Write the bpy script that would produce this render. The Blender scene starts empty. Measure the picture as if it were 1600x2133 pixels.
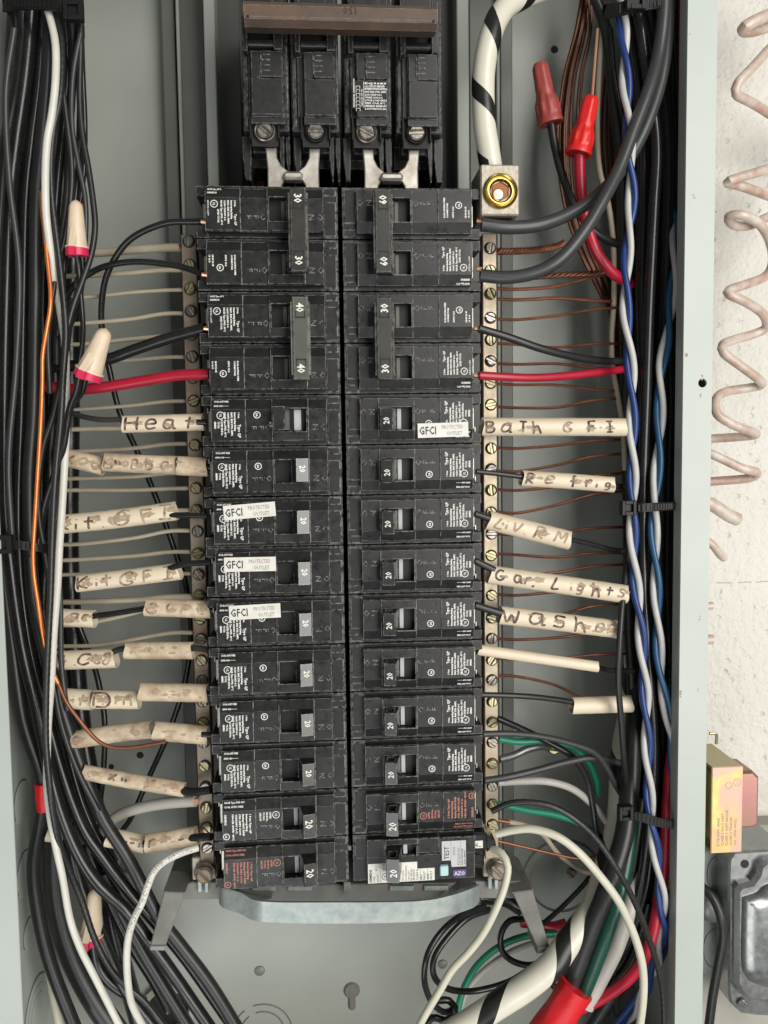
import bpy, math, random
from mathutils import Vector, Matrix
random.seed(7)
S = 0.001                                   # everything below is written in millimetres
scene = bpy.context.scene
C = scene.collection
# ------------------------------------------------------------------ camera
PITCH, YAW, ROLL = [math.radians(a) for a in (4.09, 4.24, -0.776)]
CAM = Vector((0.0, -407.3, -132.05)); F = 1674.0; PW, PH = 1600.0, 2133.0
_fw = Vector((math.sin(YAW)*math.cos(PITCH), math.cos(YAW)*math.cos(PITCH), -math.sin(PITCH)))
_r0 = Vector((math.cos(YAW), -math.sin(YAW), 0)); _u0 = _r0.cross(_fw)
RT = _r0*math.cos(ROLL) + _u0*math.sin(ROLL); UP = _u0*math.cos(ROLL) - _r0*math.sin(ROLL)
cd = bpy.data.cameras.new('camera'); cam = bpy.data.objects.new('camera', cd); C.objects.link(cam)
cam.matrix_world = Matrix(((RT.x, UP.x, -_fw.x, CAM.x*S), (RT.y, UP.y, -_fw.y, CAM.y*S), (RT.z, UP.z, -_fw.z, CAM.z*S), (0, 0, 0, 1)))
cd.sensor_fit = 'VERTICAL'; cd.sensor_height = 36; cd.lens = F/PH*36
cd.clip_start = 0.01; cd.clip_end = 50
scene.camera = cam
# ------------------------------------------------------------------ light
w = bpy.data.worlds.new('World'); scene.world = w; w.use_nodes = True
w.node_tree.nodes['Background'].inputs[0].default_value = (0.97, 0.985, 1.0, 1)
w.node_tree.nodes['Background'].inputs[1].default_value = 0.18
def area(name, loc, target, sx, sy, power, col):
    d = bpy.data.lights.new(name, 'AREA'); d.shape = 'RECTANGLE'; d.size = sx; d.size_y = sy; d.energy = power; d.color = col
    o = bpy.data.objects.new(name, d); C.objects.link(o); o.location = loc
    o.rotation_euler = (Vector(target) - Vector(loc)).to_track_quat('-Z', 'Y').to_euler(); return o
area('doorway_light', (0.80, -1.45, -0.02), (0, 0, -0.2), 0.95, 1.9, 39, (1.0, 0.975, 0.925))
area('bounce_light', (-0.5, -1.3, -1.3), (0, 0, -0.3), 1.2, 0.8, 10, (0.97, 1.0, 1.0))
scene.view_settings.view_transform = 'Standard'; scene.view_settings.look = 'None'; scene.view_settings.exposure = 0; scene.view_settings.gamma = 1

def ray(px, py):
    return _fw + RT*((px-PW/2)/F) - UP*((py-PH/2)/F)
def P(px, py, d=0.0):                       # point of the real place seen at that spot of the photo, d mm behind the breaker shoulders
    r = ray(px, py); t = (d-CAM.y)/r.y
    return CAM + r*t
def mmpx(px, py, d=0.0):
    r = ray(px, py); return (d-CAM.y)/r.y/F
# ------------------------------------------------------------------ materials
MATS = {}
def mat(name, col, rough=0.5, metal=0.0, noise=0.0, nscale=150, col2=None, bump=0.0, bscale=400, spec=0.5, wear=0.0, wcol=(0.55,0.55,0.52), rvar=0.0, dust=0.0, coat=0.0):
    if name in MATS: return MATS[name]
    m = bpy.data.materials.new(name); m.use_nodes = True; nt = m.node_tree; N = nt.nodes; L = nt.links
    b = N['Principled BSDF']; b.inputs['Roughness'].default_value = rough; b.inputs['Metallic'].default_value = metal
    b.inputs['Specular IOR Level'].default_value = spec; b.inputs['Base Color'].default_value = (*col, 1)
    if coat: b.inputs['Coat Weight'].default_value = coat
    tc = N.new('ShaderNodeTexCoord'); geo = N.new('ShaderNodeNewGeometry'); pos = geo.outputs['Position']
    out = None
    def noi(sc, det=4, r=0.6):
        n = N.new('ShaderNodeTexNoise'); n.inputs['Scale'].default_value = sc; n.inputs['Detail'].default_value = det; n.inputs['Roughness'].default_value = r
        L.new(pos, n.inputs['Vector']); return n.outputs['Fac']
    def ramp(src, a, c):
        r = N.new('ShaderNodeMapRange'); r.inputs[1].default_value = a; r.inputs[2].default_value = c; L.new(src, r.inputs[0]); return r.outputs[0]
    def mix(f, a, c):
        x = N.new('ShaderNodeMix'); x.data_type = 'RGBA'
        if isinstance(f, float): x.inputs[0].default_value = f
        else: L.new(f, x.inputs[0])
        for k, v in ((6, a), (7, c)):
            if isinstance(v, tuple): x.inputs[k].default_value = (*v, 1)
            else: L.new(v, x.inputs[k])
        return x.outputs[2]
    cur = col
    if col2 is not None:
        cur = mix(ramp(noi(nscale), 0.5-0.5*noise, 0.5+0.5*noise), col, col2)
    if dust:
        f = ramp(noi(2600, 2, 0.7), 0.62, 0.74)
        mm = N.new('ShaderNodeMath'); mm.operation = 'MULTIPLY'; mm.inputs[1].default_value = dust; L.new(f, mm.inputs[0])
        cur = mix(mm.outputs[0], cur, (0.35, 0.33, 0.29))
    if wear:
        bv = N.new('ShaderNodeBevel'); bv.samples = 5; bv.inputs['Radius'].default_value = 0.00042
        dt = N.new('ShaderNodeVectorMath'); dt.operation = 'DOT_PRODUCT'; L.new(bv.outputs[0], dt.inputs[0]); L.new(geo.outputs['True Normal'], dt.inputs[1])
        e = ramp(dt.outputs['Value'], 0.995, 0.90)
        n2 = ramp(noi(420, 3, 0.65), 0.40, 0.56)
        mm = N.new('ShaderNodeMath'); mm.operation = 'MULTIPLY'; L.new(e, mm.inputs[0]); L.new(n2, mm.inputs[1])
        m3 = N.new('ShaderNodeMath'); m3.operation = 'MULTIPLY'; L.new(mm.outputs[0], m3.inputs[0]); m3.inputs[1].default_value = wear
        cur = mix(m3.outputs[0], cur, wcol)
    if not isinstance(cur, tuple): L.new(cur, b.inputs['Base Color'])
    if rvar:
        r = N.new('ShaderNodeMapRange'); r.inputs[1].default_value = 0.3; r.inputs[2].default_value = 0.7
        r.inputs[3].default_value = max(0.02, rough-rvar); r.inputs[4].default_value = min(1, rough+rvar)
        L.new(noi(260, 5), r.inputs[0]); L.new(r.outputs[0], b.inputs['Roughness'])
    if bump:
        bm_ = N.new('ShaderNodeBump'); bm_.inputs['Strength'].default_value = bump; bm_.inputs['Distance'].default_value = 0.0004
        L.new(noi(bscale, 5), bm_.inputs['Height']); L.new(bm_.outputs[0], b.inputs['Normal'])
    MATS[name] = m; return m
M = {}
M['bakelite'] = mat('bakelite', (0.008,0.008,0.009), 0.38, spec=0.4, col2=(0.016,0.0155,0.015), noise=0.4, nscale=90, bump=0.12, bscale=1500, wear=0.8, dust=0.10, rvar=0.12)
M['bakelite_top'] = mat('bakelite_top', (0.0095,0.0095,0.010), 0.34, spec=0.42, col2=(0.019,0.0185,0.018), noise=0.4, nscale=120, bump=0.12, bscale=1500, wear=0.8, dust=0.10, rvar=0.12)
M['main_black'] = mat('main_black', (0.012,0.012,0.012), 0.36, col2=(0.020,0.0195,0.019), noise=0.5, nscale=40, wear=0.55, rvar=0.08)
M['dark'] = mat('dark', (0.004,0.004,0.004), 0.6)
M['handle'] = mat('handle', (0.014,0.014,0.015), 0.27, spec=0.85, col2=(0.034,0.033,0.032), noise=0.4, nscale=200, wear=0.8, dust=0.15)
M['tie_bar'] = mat('tie_bar', (0.020,0.020,0.018), 0.3, col2=(0.036,0.035,0.030), noise=0.4, nscale=90, wear=0.9, dust=0.3, wcol=(0.4,0.4,0.35))
M['tie_olive'] = mat('tie_olive', (0.060,0.064,0.052), 0.38, col2=(0.085,0.088,0.07), noise=0.5, nscale=120, wear=0.7, dust=0.3)
M['brown_bar'] = mat('brown_bar', (0.13,0.075,0.048), 0.5, col2=(0.06,0.048,0.04), noise=0.5, nscale=60, wear=0.7, dust=0.4, bump=0.2)
M['print'] = mat('print', (0.80,0.80,0.75), 0.6)
M['print_red'] = mat('print_red', (0.50,0.20,0.15), 0.6)
M['print_num'] = mat('print_num', (0.72,0.71,0.62), 0.5)
M['print_dark'] = mat('print_dark', (0.03,0.03,0.04), 0.6)
M['print_gray'] = mat('print_gray', (0.30,0.29,0.27), 0.6)
M['ink'] = mat('ink', (0.018,0.008,0.016), 0.6, col2=(0.26,0.165,0.12), noise=0.30, nscale=330)
M['ink_faded'] = mat('ink_faded', (0.13,0.07,0.045), 0.6, col2=(0.52,0.41,0.29), noise=0.34, nscale=300)
M['smudge'] = mat('smudge', (0.46,0.355,0.24), 0.6, col2=(0.27,0.19,0.125), noise=0.7, nscale=420)
M['sticker'] = mat('sticker', (0.72,0.71,0.66), 0.45, col2=(0.60,0.57,0.50), noise=0.5, nscale=200)
M['sticker_gray'] = mat('sticker_gray', (0.48,0.48,0.48), 0.4)
M['purple'] = mat('purple', (0.10,0.06,0.22), 0.4)
M['pale_blue'] = mat('pale_blue', (0.42,0.60,0.63), 0.4)
M['slot_white'] = mat('slot_white', (0.42,0.43,0.43), 0.4)
M['lug'] = mat('lug', (0.55,0.54,0.50), 0.35, 0.9, col2=(0.40,0.38,0.34), noise=0.6, nscale=300, bump=0.2)
M['steel'] = mat('steel', (0.42,0.41,0.38), 0.32, 0.9, col2=(0.20,0.16,0.12), noise=0.5, nscale=350, rvar=0.1, bump=0.1)
M['brass_screw'] = mat('brass_screw', (0.50,0.47,0.30), 0.36, 0.9, col2=(0.28,0.23,0.13), noise=0.5, nscale=250)
M['gold_ring'] = mat('gold_ring', (0.62,0.50,0.16), 0.22, 1.0, col2=(0.45,0.30,0.08), noise=0.6, nscale=200)
M['rust_inside'] = mat('rust_inside', (0.22,0.08,0.03), 0.45, 0.6)
M['bar_left'] = mat('bar_left', (0.30,0.27,0.23), 0.5, 0.55, col2=(0.20,0.12,0.07), noise=0.45, nscale=60, bump=0.3, bscale=500)
M['bar_right'] = mat('bar_right', (0.42,0.33,0.21), 0.42, 0.65, col2=(0.33,0.29,0.24), noise=0.6, nscale=45, bump=0.15, rvar=0.1)
M['lug_block'] = mat('lug_block', (0.50,0.46,0.39), 0.5, 0.5, col2=(0.30,0.25,0.19), noise=0.45, nscale=420, bump=0.3, bscale=700)
M['bus_clip'] = mat('bus_clip', (0.66,0.65,0.59), 0.42, 0.75, col2=(0.30,0.25,0.20), noise=0.5, nscale=110, bump=0.15, bscale=300)
M['galv'] = mat('galv', (0.27,0.32,0.31), 0.42, 0.4, col2=(0.40,0.43,0.41), noise=0.35, nscale=180, bump=0.15, wear=0.6, wcol=(0.45,0.4,0.32))
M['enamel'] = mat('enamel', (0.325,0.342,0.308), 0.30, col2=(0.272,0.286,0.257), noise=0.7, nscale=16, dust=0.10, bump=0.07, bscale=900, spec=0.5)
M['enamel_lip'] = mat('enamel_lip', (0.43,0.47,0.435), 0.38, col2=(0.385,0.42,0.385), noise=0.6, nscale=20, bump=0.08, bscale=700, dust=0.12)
M['rail'] = mat('rail', (0.115,0.118,0.105), 0.42, col2=(0.085,0.085,0.075), noise=0.6, nscale=25, bump=0.05)
M['rail_pale'] = mat('rail_pale', (0.26,0.28,0.25), 0.42, col2=(0.21,0.225,0.20), noise=0.6, nscale=20)
M['pan_dark'] = mat('pan_dark', (0.05,0.05,0.045), 0.55)
M['base_plastic'] = mat('base_plastic', (0.21,0.21,0.19), 0.5, col2=(0.12,0.115,0.10), noise=0.5, nscale=60, wear=0.5, dust=0.3)
M['black_pvc'] = mat('black_pvc', (0.008,0.0085,0.009), 0.25, col2=(0.018,0.018,0.018), noise=0.5, nscale=80, rvar=0.08, dust=0.05)
M['black_soft'] = mat('black_soft', (0.012,0.013,0.0135), 0.36, col2=(0.022,0.022,0.021), noise=0.5, nscale=120, dust=0.12)
M['gray_black'] = mat('gray_black', (0.034,0.037,0.038), 0.36, col2=(0.045,0.046,0.045), noise=0.5, nscale=120, dust=0.1)
M['nylon'] = mat('nylon', (0.008,0.008,0.008), 0.45, spec=0.3)
M['red_wire'] = mat('red_wire', (0.42,0.012,0.035), 0.33, col2=(0.34,0.010,0.028), noise=0.5, nscale=60)
M['red_shaded'] = mat('red_shaded', (0.20,0.008,0.018), 0.4)  # shaded copy of the red, darkness of the unlit side in the colour
M['red_tape'] = mat('red_tape', (0.60,0.012,0.018), 0.38, bump=0.3, bscale=250)
M['red_nut'] = mat('red_nut', (0.62,0.018,0.015), 0.36)
M['brick_nut'] = mat('brick_nut', (0.30,0.055,0.045), 0.42)
M['tan_nut'] = mat('tan_nut', (0.72,0.58,0.43), 0.45, col2=(0.62,0.49,0.35), noise=0.5, nscale=200)
M['pink'] = mat('pink', (0.60,0.025,0.085), 0.42)
M['white_wire'] = mat('white_wire', (0.66,0.65,0.59), 0.36, col2=(0.58,0.56,0.49), noise=0.5, nscale=90)
M['pair_white'] = mat('pair_white', (0.52,0.51,0.50), 0.4, col2=(0.42,0.41,0.40), noise=.5, nscale=90)
M['cream_wire'] = mat('cream_wire', (0.62,0.60,0.49), 0.36, col2=(0.52,0.49,0.39), noise=0.6, nscale=90)
M['beige_wire'] = mat('beige_wire', (0.46,0.40,0.30), 0.42, col2=(0.36,0.31,0.23), noise=0.5, nscale=90)
M['gray_wire'] = mat('gray_wire', (0.42,0.40,0.36), 0.4)
M['blue_wire'] = mat('blue_wire', (0.012,0.038,0.16), 0.36, dust=0.15)
M['teal_wire'] = mat('teal_wire', (0.014,0.075,0.16), 0.34)
M['green_wire'] = mat('green_wire', (0.012,0.20,0.115), 0.34)
M['green_dark'] = mat('green_dark', (0.008,0.055,0.038), 0.3)
M['copper'] = mat('copper', (0.28,0.105,0.06), 0.42, 0.7, col2=(0.16,0.065,0.04), noise=0.5, nscale=200)
M['copper_dark'] = mat('copper_dark', (0.16,0.065,0.04), 0.42, 0.6, col2=(0.09,0.04,0.026), noise=0.5, nscale=200)
M['copper_orange'] = mat('copper_orange', (0.85,0.26,0.07), 0.3, 0.6, col2=(0.7,0.19,0.06), noise=0.5, nscale=100)
M['copper_new'] = mat('copper_new', (0.95,0.52,0.34), 0.3, 0.8)
M['sleeve'] = mat('sleeve', (0.69,0.60,0.45), 0.42, col2=(0.63,0.53,0.39), noise=0.6, nscale=70, bump=0.05)
M['sleeve_dirty'] = mat('sleeve_dirty', (0.66,0.55,0.40), 0.42, col2=(0.40,0.30,0.205), noise=0.34, nscale=130, bump=0.06)
M['sleeve_in'] = mat('sleeve_in', (0.40,0.33,0.25), 0.5)
M['tape_black'] = mat('tape_black', (0.012,0.012,0.012), 0.35, bump=0.15, bscale=300)
M['cable_white'] = mat('cable_white', (0.66,0.64,0.55), 0.30, col2=(0.60,0.57,0.47), noise=0.5, nscale=60, bump=0.1, bscale=120)
M['coil_copper'] = mat('coil_copper', (0.46,0.29,0.22), 0.45, 0.1, col2=(0.64,0.585,0.52), noise=0.34, nscale=85, dust=0.3, bump=0.25)
M['fitting'] = mat('fitting', (0.26,0.27,0.27), 0.33, 0.85, col2=(0.34,0.35,0.345), noise=0.5, nscale=50, bump=0.1, bscale=200, rvar=0.08)
M['fitting_gray'] = mat('fitting_gray', (0.26,0.28,0.27), 0.4, 0.5, bump=0.1, bscale=80)
M['gold_side'] = mat('gold_side', (0.42,0.38,0.22), 0.35, 0.7)
M['knock'] = mat('knock', (0.10,0.11,0.10), 0.6)

M['joint'] = mat('joint', (0.42,0.39,0.34), 0.85)
def irid():
    m = bpy.data.materials.new('iridescent_zinc'); m.use_nodes = True; N = m.node_tree.nodes; L = m.node_tree.links
    b = N['Principled BSDF']; b.inputs['Metallic'].default_value = 0.25; b.inputs['Roughness'].default_value = 0.42
    g = N.new('ShaderNodeNewGeometry'); n = N.new('ShaderNodeTexNoise'); n.inputs['Scale'].default_value = 45; n.inputs['Detail'].default_value = 2
    n.inputs['Distortion'].default_value = 0.8
    L.new(g.outputs['Position'], n.inputs['Vector']); r = N.new('ShaderNodeValToRGB'); L.new(n.outputs['Fac'], r.inputs[0])
    e = r.color_ramp.elements; e[0].position = 0.30; e[0].color = (0.60,0.38,0.34,1); e[1].position = 0.70; e[1].color = (0.36,0.50,0.36,1)
    for p_, c_ in ((0.42, (0.62,0.40,0.28,1)), (0.52, (0.68,0.48,0.20,1)), (0.61, (0.60,0.58,0.22,1))):
        x = e.new(p_); x.color = c_
    L.new(r.outputs[0], b.inputs['Base Color']); return m
M['irid'] = irid()

def stucco():
    m = bpy.data.materials.new('painted_stucco'); m.use_nodes = True; N = m.node_tree.nodes; L = m.node_tree.links
    b = N['Principled BSDF']; b.inputs['Roughness'].default_value = 0.75
    g = N.new('ShaderNodeNewGeometry')
    def noi(sc, det, r=0.6):
        n = N.new('ShaderNodeTexNoise'); n.inputs['Scale'].default_value = sc; n.inputs['Detail'].default_value = det; n.inputs['Roughness'].default_value = r
        L.new(g.outputs['Position'], n.inputs['Vector']); return n.outputs['Fac']
    r = N.new('ShaderNodeMapRange'); r.inputs[1].default_value = 0.66; r.inputs[2].default_value = 0.72; L.new(noi(420, 3), r.inputs[0])
    x = N.new('ShaderNodeMix'); x.data_type = 'RGBA'; L.new(r.outputs[0], x.inputs[0])
    x.inputs[6].default_value = (0.69,0.665,0.61,1); x.inputs[7].default_value = (0.40,0.35,0.29,1)
    r2 = N.new('ShaderNodeMapRange'); r2.inputs[1].default_value = 0.35; r2.inputs[2].default_value = 0.65; L.new(noi(14, 4), r2.inputs[0])
    x2 = N.new('ShaderNodeMix'); x2.data_type = 'RGBA'; x2.blend_type = 'MULTIPLY'; L.new(r2.outputs[0], x2.inputs[0]); L.new(x.outputs[2], x2.inputs[6]); x2.inputs[7].default_value = (0.93,0.93,0.92,1)
    L.new(x2.outputs[2], b.inputs['Base Color'])
    bp = N.new('ShaderNodeBump'); bp.inputs['Strength'].default_value = 0.75; bp.inputs['Distance'].default_value = 0.0032; L.new(noi(190, 5, 0.55), bp.inputs['Height'])
    v = N.new('ShaderNodeTexVoronoi'); v.inputs['Scale'].default_value = 110; L.new(g.outputs['Position'], v.inputs['Vector'])
    rv = N.new('ShaderNodeMapRange'); rv.inputs[1].default_value = 0.04; rv.inputs[2].default_value = 0.22; L.new(v.outputs['Distance'], rv.inputs[0])
    bq = N.new('ShaderNodeBump'); bq.inputs['Strength'].default_value = 0.5; bq.inputs['Distance'].default_value = 0.0022
    L.new(rv.outputs[0], bq.inputs['Height']); L.new(bp.outputs[0], bq.inputs['Normal']); L.new(bq.outputs[0], b.inputs['Normal'])
    return m
M['stucco'] = stucco()

# ------------------------------------------------------------------ mesh helpers
class MB:
    def __init__(s): s.v = []; s.f = []
    def add(s, vs, fs):
        o = len(s.v); s.v += [tuple(v) for v in vs]; s.f += [tuple(i+o for i in f) for f in fs]; return s
    def box(s, x0, x1, y0, y1, z0, z1, c=0.0):
        if c <= 0:
            vs = [(x, y, z) for x in (x0, x1) for y in (y0, y1) for z in (z0, z1)]
            return s.add(vs, [(0,1,3,2), (4,6,7,5), (0,4,5,1), (2,3,7,6), (0,2,6,4), (1,5,7,3)])
        vs = []; ix = {}
        for i, x in enumerate((x0, x1)):
            for j, y in enumerate((y0, y1)):
                for k, z in enumerate((z0, z1)):
                    sx = c if i == 0 else -c; sy = c if j == 0 else -c; sz = c if k == 0 else -c
                    ix[i,j,k,0] = len(vs); vs.append((x, y+sy, z+sz))
                    ix[i,j,k,1] = len(vs); vs.append((x+sx, y, z+sz))
                    ix[i,j,k,2] = len(vs); vs.append((x+sx, y+sy, z))
        f = []
        for i in (0, 1):
            f.append([ix[i,0,0,0], ix[i,0,1,0], ix[i,1,1,0], ix[i,1,0,0]][::1 if i == 0 else -1])
            f.append([ix[0,i,0,1], ix[1,i,0,1], ix[1,i,1,1], ix[0,i,1,1]][::1 if i == 0 else -1])
            f.append([ix[0,0,i,2], ix[0,1,i,2], ix[1,1,i,2], ix[1,0,i,2]][::1 if i == 0 else -1])
            for j in (0, 1):
                f.append([ix[i,j,0,0], ix[i,j,1,0], ix[i,j,1,1], ix[i,j,0,1]])
                f.append([ix[i,0,j,0], ix[i,1,j,0], ix[i,1,j,2], ix[i,0,j,2]])
                f.append([ix[0,i,j,1], ix[1,i,j,1], ix[1,i,j,2], ix[0,i,j,2]])
                for k in (0, 1): f.append([ix[i,j,k,0], ix[i,j,k,1], ix[i,j,k,2]])
        return s.add(vs, f)
    def prism(s, poly, y0, y1, c=0.0, axis='y'):          # poly in (x,z); front face at y0
        n = len(poly); cx = sum(p[0] for p in poly)/n; cz = sum(p[1] for p in poly)/n
        a = sum(poly[i][0]*poly[(i+1) % n][1]-poly[(i+1) % n][0]*poly[i][1] for i in range(n))
        if a < 0: poly = poly[::-1]
        rings = []
        if c > 0:
            ins = []
            for i in range(n):
                p0 = Vector(poly[i-1]); p = Vector(poly[i]); p2 = Vector(poly[(i+1) % n])
                e1 = (p-p0).normalized(); e2 = (p2-p).normalized(); n1 = Vector((-e1.y, e1.x)); n2 = Vector((-e2.y, e2.x))
                m = (n1+n2); k = m.length; m = m.normalized() if k > 1e-6 else n1
                ins.append(tuple(p + m*(c/max(0.35, m.dot(n1)))))
            rings = [(ins, y0), (poly, y0+c), (poly, y1)]
        else: rings = [(poly, y0), (poly, y1)]
        vs = [(p[0], y, p[1]) for r, y in rings for p in r]; f = []
        for k in range(len(rings)-1):
            for i in range(n): j = (i+1) % n; f.append((k*n+i, k*n+j, (k+1)*n+j, (k+1)*n+i))
        f.append(tuple(range(n))); f.append(tuple((len(rings)-1)*n+i for i in range(n))[::-1])
        return s.add(vs, f)
    def sweepx(s, prof, x0, x1):                            # prof in (z,y), extruded along x
        n = len(prof); vs = [(x, p[1], p[0]) for x in (x0, x1) for p in prof]
        f = [(i, (i+1) % n, n+(i+1) % n, n+i) for i in range(n)] + [tuple(range(n)), tuple(range(n, 2*n))[::-1]]
        return s.add(vs, f)
    def sweepz(s, prof, z0, z1):                            # prof in (x,y), extruded along z
        n = len(prof); vs = [(p[0], p[1], z) for z in (z0, z1) for p in prof]
        f = [(i, (i+1) % n, n+(i+1) % n, n+i) for i in range(n)] + [tuple(range(n)), tuple(range(n, 2*n))[::-1]]
        return s.add(vs, f)
    def tube(s, pts, rad, n=12, caps=True, mod=None):
        m = len(pts)
        if not isinstance(rad, (list, tuple)): rad = [rad]*m
        T = [(pts[min(i+1, m-1)]-pts[max(i-1, 0)]).normalized() for i in range(m)]
        a = Vector((0, 1, 0)) if abs(T[0].y) < 0.9 else Vector((1, 0, 0))
        nrm = (a - T[0]*a.dot(T[0])).normalized(); vs = []
        for i in range(m):
            nrm = (nrm - T[i]*nrm.dot(T[i])).normalized(); bn = T[i].cross(nrm)
            for k in range(n):
                an = 2*math.pi*k/n; r = rad[i]*(mod(i, an) if mod else 1)
                vs.append(pts[i] + (nrm*math.cos(an)+bn*math.sin(an))*r)
        f = [(i*n+k, i*n+(k+1) % n, (i+1)*n+(k+1) % n, (i+1)*n+k) for i in range(m-1) for k in range(n)]
        if caps: f += [tuple(range(n))[::-1], tuple((m-1)*n+k for k in range(n))]
        return s.add(vs, f)
    def lathe(s, prof, n=24, c=(0, 0, 0), axis='y'):        # prof (r, y) about y
        vs = []; f = []; m = len(prof)
        for r, y in prof:
            for k in range(n):
                a = 2*math.pi*k/n; vs.append((c[0]+r*math.cos(a), c[1]+y, c[2]+r*math.sin(a)))
        for i in range(m-1):
            for k in range(n): f.append((i*n+k, i*n+(k+1) % n, (i+1)*n+(k+1) % n, (i+1)*n+k))
        if prof[0][0] > 1e-6: f.append(tuple(range(n))[::-1])
        if prof[-1][0] > 1e-6: f.append(tuple((m-1)*n+k for k in range(n)))
        return s.add(vs, f)
    def mesh(s, name, m, smooth=False):
        me = bpy.data.meshes.new(name); me.from_pydata([(x*S, y*S, z*S) for x, y, z in s.v], [], s.f)
        me.materials.append(m)
        if smooth:
            me.polygons.foreach_set('use_smooth', [True]*len(me.polygons))
            try: me.set_sharp_from_angle(angle=math.radians(38))
            except Exception: pass
        me.validate(); me.update(); return me
    def build(s, name, m, parent=None, smooth=False, label=None):
        me = s.mesh(name, m, smooth)
        import bmesh
        b = bmesh.new(); b.from_mesh(me); bmesh.ops.recalc_face_normals(b, faces=b.faces); b.to_mesh(me); b.free()
        return link(name, me, parent, label)
def link(name, me, parent=None, label=None):
    o = bpy.data.objects.new(name, me); C.objects.link(o)
    if parent is not None: o.parent = parent
    if label: o['label'] = label
    return o
def thing(name, label, cat, loc=(0, 0, 0), rot=(0, 0, 0), group=None):
    o = bpy.data.objects.new(name, None); C.objects.link(o); o.empty_display_size = 0.01
    o.location = Vector(loc)*S; o.rotation_euler = rot; o['label'] = label; o['category'] = cat
    if group: o['group'] = group
    return o
def tag(o, label, cat, group=None):
    o['label'] = label; o['category'] = cat
    if group: o['group'] = group
    return o
def kids(o): return [c for c in C.objects if c.parent == o]
def copy_tree(o, parent=None):
    c = o.copy(); C.objects.link(c); c.parent = parent
    for ch in kids(o): copy_tree(ch, c)
    return c
def spline(pts, step=2.5):
    P_ = [pts[0]*2-pts[1]] + pts + [pts[-1]*2-pts[-2]]; out = []
    for i in range(1, len(P_)-2):
        a, b, c, d = P_[i-1:i+3]; n = max(2, int((c-b).length/step))
        for k in range(n):
            t = k/n
            # centripetal-ish uniform Catmull-Rom
            out.append(0.5*((2*b)+(c-a)*t+(2*a-5*b+4*c-d)*t*t+(3*b-a-3*c+d)*t**3))
    out.append(pts[-1]); return out
TXT = {}
def glyphs(txt, size, align='LEFT', bold=0.0):
    key = (txt, round(size, 3), align, bold)
    if key in TXT: return TXT[key]
    cu = bpy.data.curves.new('t', 'FONT'); cu.body = txt; cu.size = size; cu.align_x = align; cu.resolution_u = 1; cu.fill_mode = 'FRONT' if hasattr(cu, 'fill_mode') else cu.fill_mode
    cu.offset = bold
    ob = bpy.data.objects.new('t', cu); C.objects.link(ob); dg = bpy.context.evaluated_depsgraph_get()
    me = bpy.data.meshes.new_from_object(ob.evaluated_get(dg))
    r = ([tuple(v.co) for v in me.vertices], [tuple(p.vertices) for p in me.polygons])
    bpy.data.objects.remove(ob); bpy.data.curves.remove(cu); bpy.data.meshes.remove(me)
    TXT[key] = r; return r
def put_text(mb, txt, size, x, z, y, rot=0, align='LEFT', sx=1.0, bold=0.0, yfun=None):
    vs, fs = glyphs(txt, size, align, bold); ca, sa = math.cos(math.radians(rot)), math.sin(math.radians(rot)); o = []
    for a, b, _ in vs:
        a *= sx; px, pz = x+a*ca-b*sa, z+a*sa+b*ca
        o.append((px, (yfun(px, pz) if yfun else y), pz))
    mb.add(o, fs)
def ring(mb, x, z, y, r, w, n=20):
    vs = []; f = []
    for k in range(n):
        a = 2*math.pi*k/n
        vs += [(x+r*math.cos(a), y, z+r*math.sin(a)), (x+(r-w)*math.cos(a), y, z+(r-w)*math.sin(a))]
    for k in range(n): j = (k+1) % n; f.append((2*k, 2*j, 2*j+1, 2*k+1))
    mb.add(vs, f)
def bar(mb, x0, z0, x1, z1, y):
    mb.add([(x0, y, z0), (x1, y, z0), (x1, y, z1), (x0, y, z1)], [(0, 1, 2, 3)])
ORD = ['first', 'second', 'third', 'fourth', 'fifth', 'sixth', 'seventh', 'eighth', 'ninth', 'tenth', 'eleventh', 'twelfth', 'thirteenth', 'fourteenth', 'fifteenth', 'sixteenth', 'seventeenth', 'eighteenth', 'nineteenth', 'twentieth', 'twenty-first', 'twenty-second', 'twenty-third', 'twenty-fourth', 'twenty-fifth', 'twenty-sixth', 'twenty-seventh', 'twenty-eighth', 'twenty-ninth', 'thirtieth']

# ------------------------------------------------------------------ setting: masonry wall
BACK = 92.0
mb = MB(); mb.box(-900, 1100, BACK+6, BACK+60, -1100, 700)
o = mb.build('stucco_wall', M['stucco']); o['kind'] = 'structure'
mb = MB()
z1 = P(1540, 1213, BACK+6).z
# ------------------------------------------------------------------ enclosure
XL, XR = -159.7, 201.9; LIPW = 15.5
ZT, ZB = 160.0, -520.0
enc = thing('breaker_panel_box', 'open pale grey-green metal electrical panel box mounted on the wall', 'panel box', (20, BACK, -190))
encm = lambda mb_, n_, m_, **k: (lambda o_: (setattr(o_, 'location', Vector((-20, -BACK, 190))*S), o_)[1])(mb_.build(n_, m_, enc, **k))
mb = MB(); mb.box(XL-LIPW, XR, BACK-0.0, BACK+1.5, ZB, ZT); encm(mb, 'back_plate', M['enamel'])
for x0, lab in ((XL-LIPW, 'left side wall with punched knockouts'), (XR-1.5, 'right side wall')):
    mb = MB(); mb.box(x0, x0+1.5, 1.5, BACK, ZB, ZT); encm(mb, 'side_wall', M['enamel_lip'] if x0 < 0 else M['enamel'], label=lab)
mb = MB(); mb.box(XL-LIPW, XR, 1.5, BACK, ZT-1.5, ZT); encm(mb, 'top_wall', M['enamel'])
mb = MB(); mb.box(XL-LIPW, XR, 1.5, BACK, ZB, ZB+1.5); encm(mb, 'bottom_wall', M['enamel'])
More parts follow.
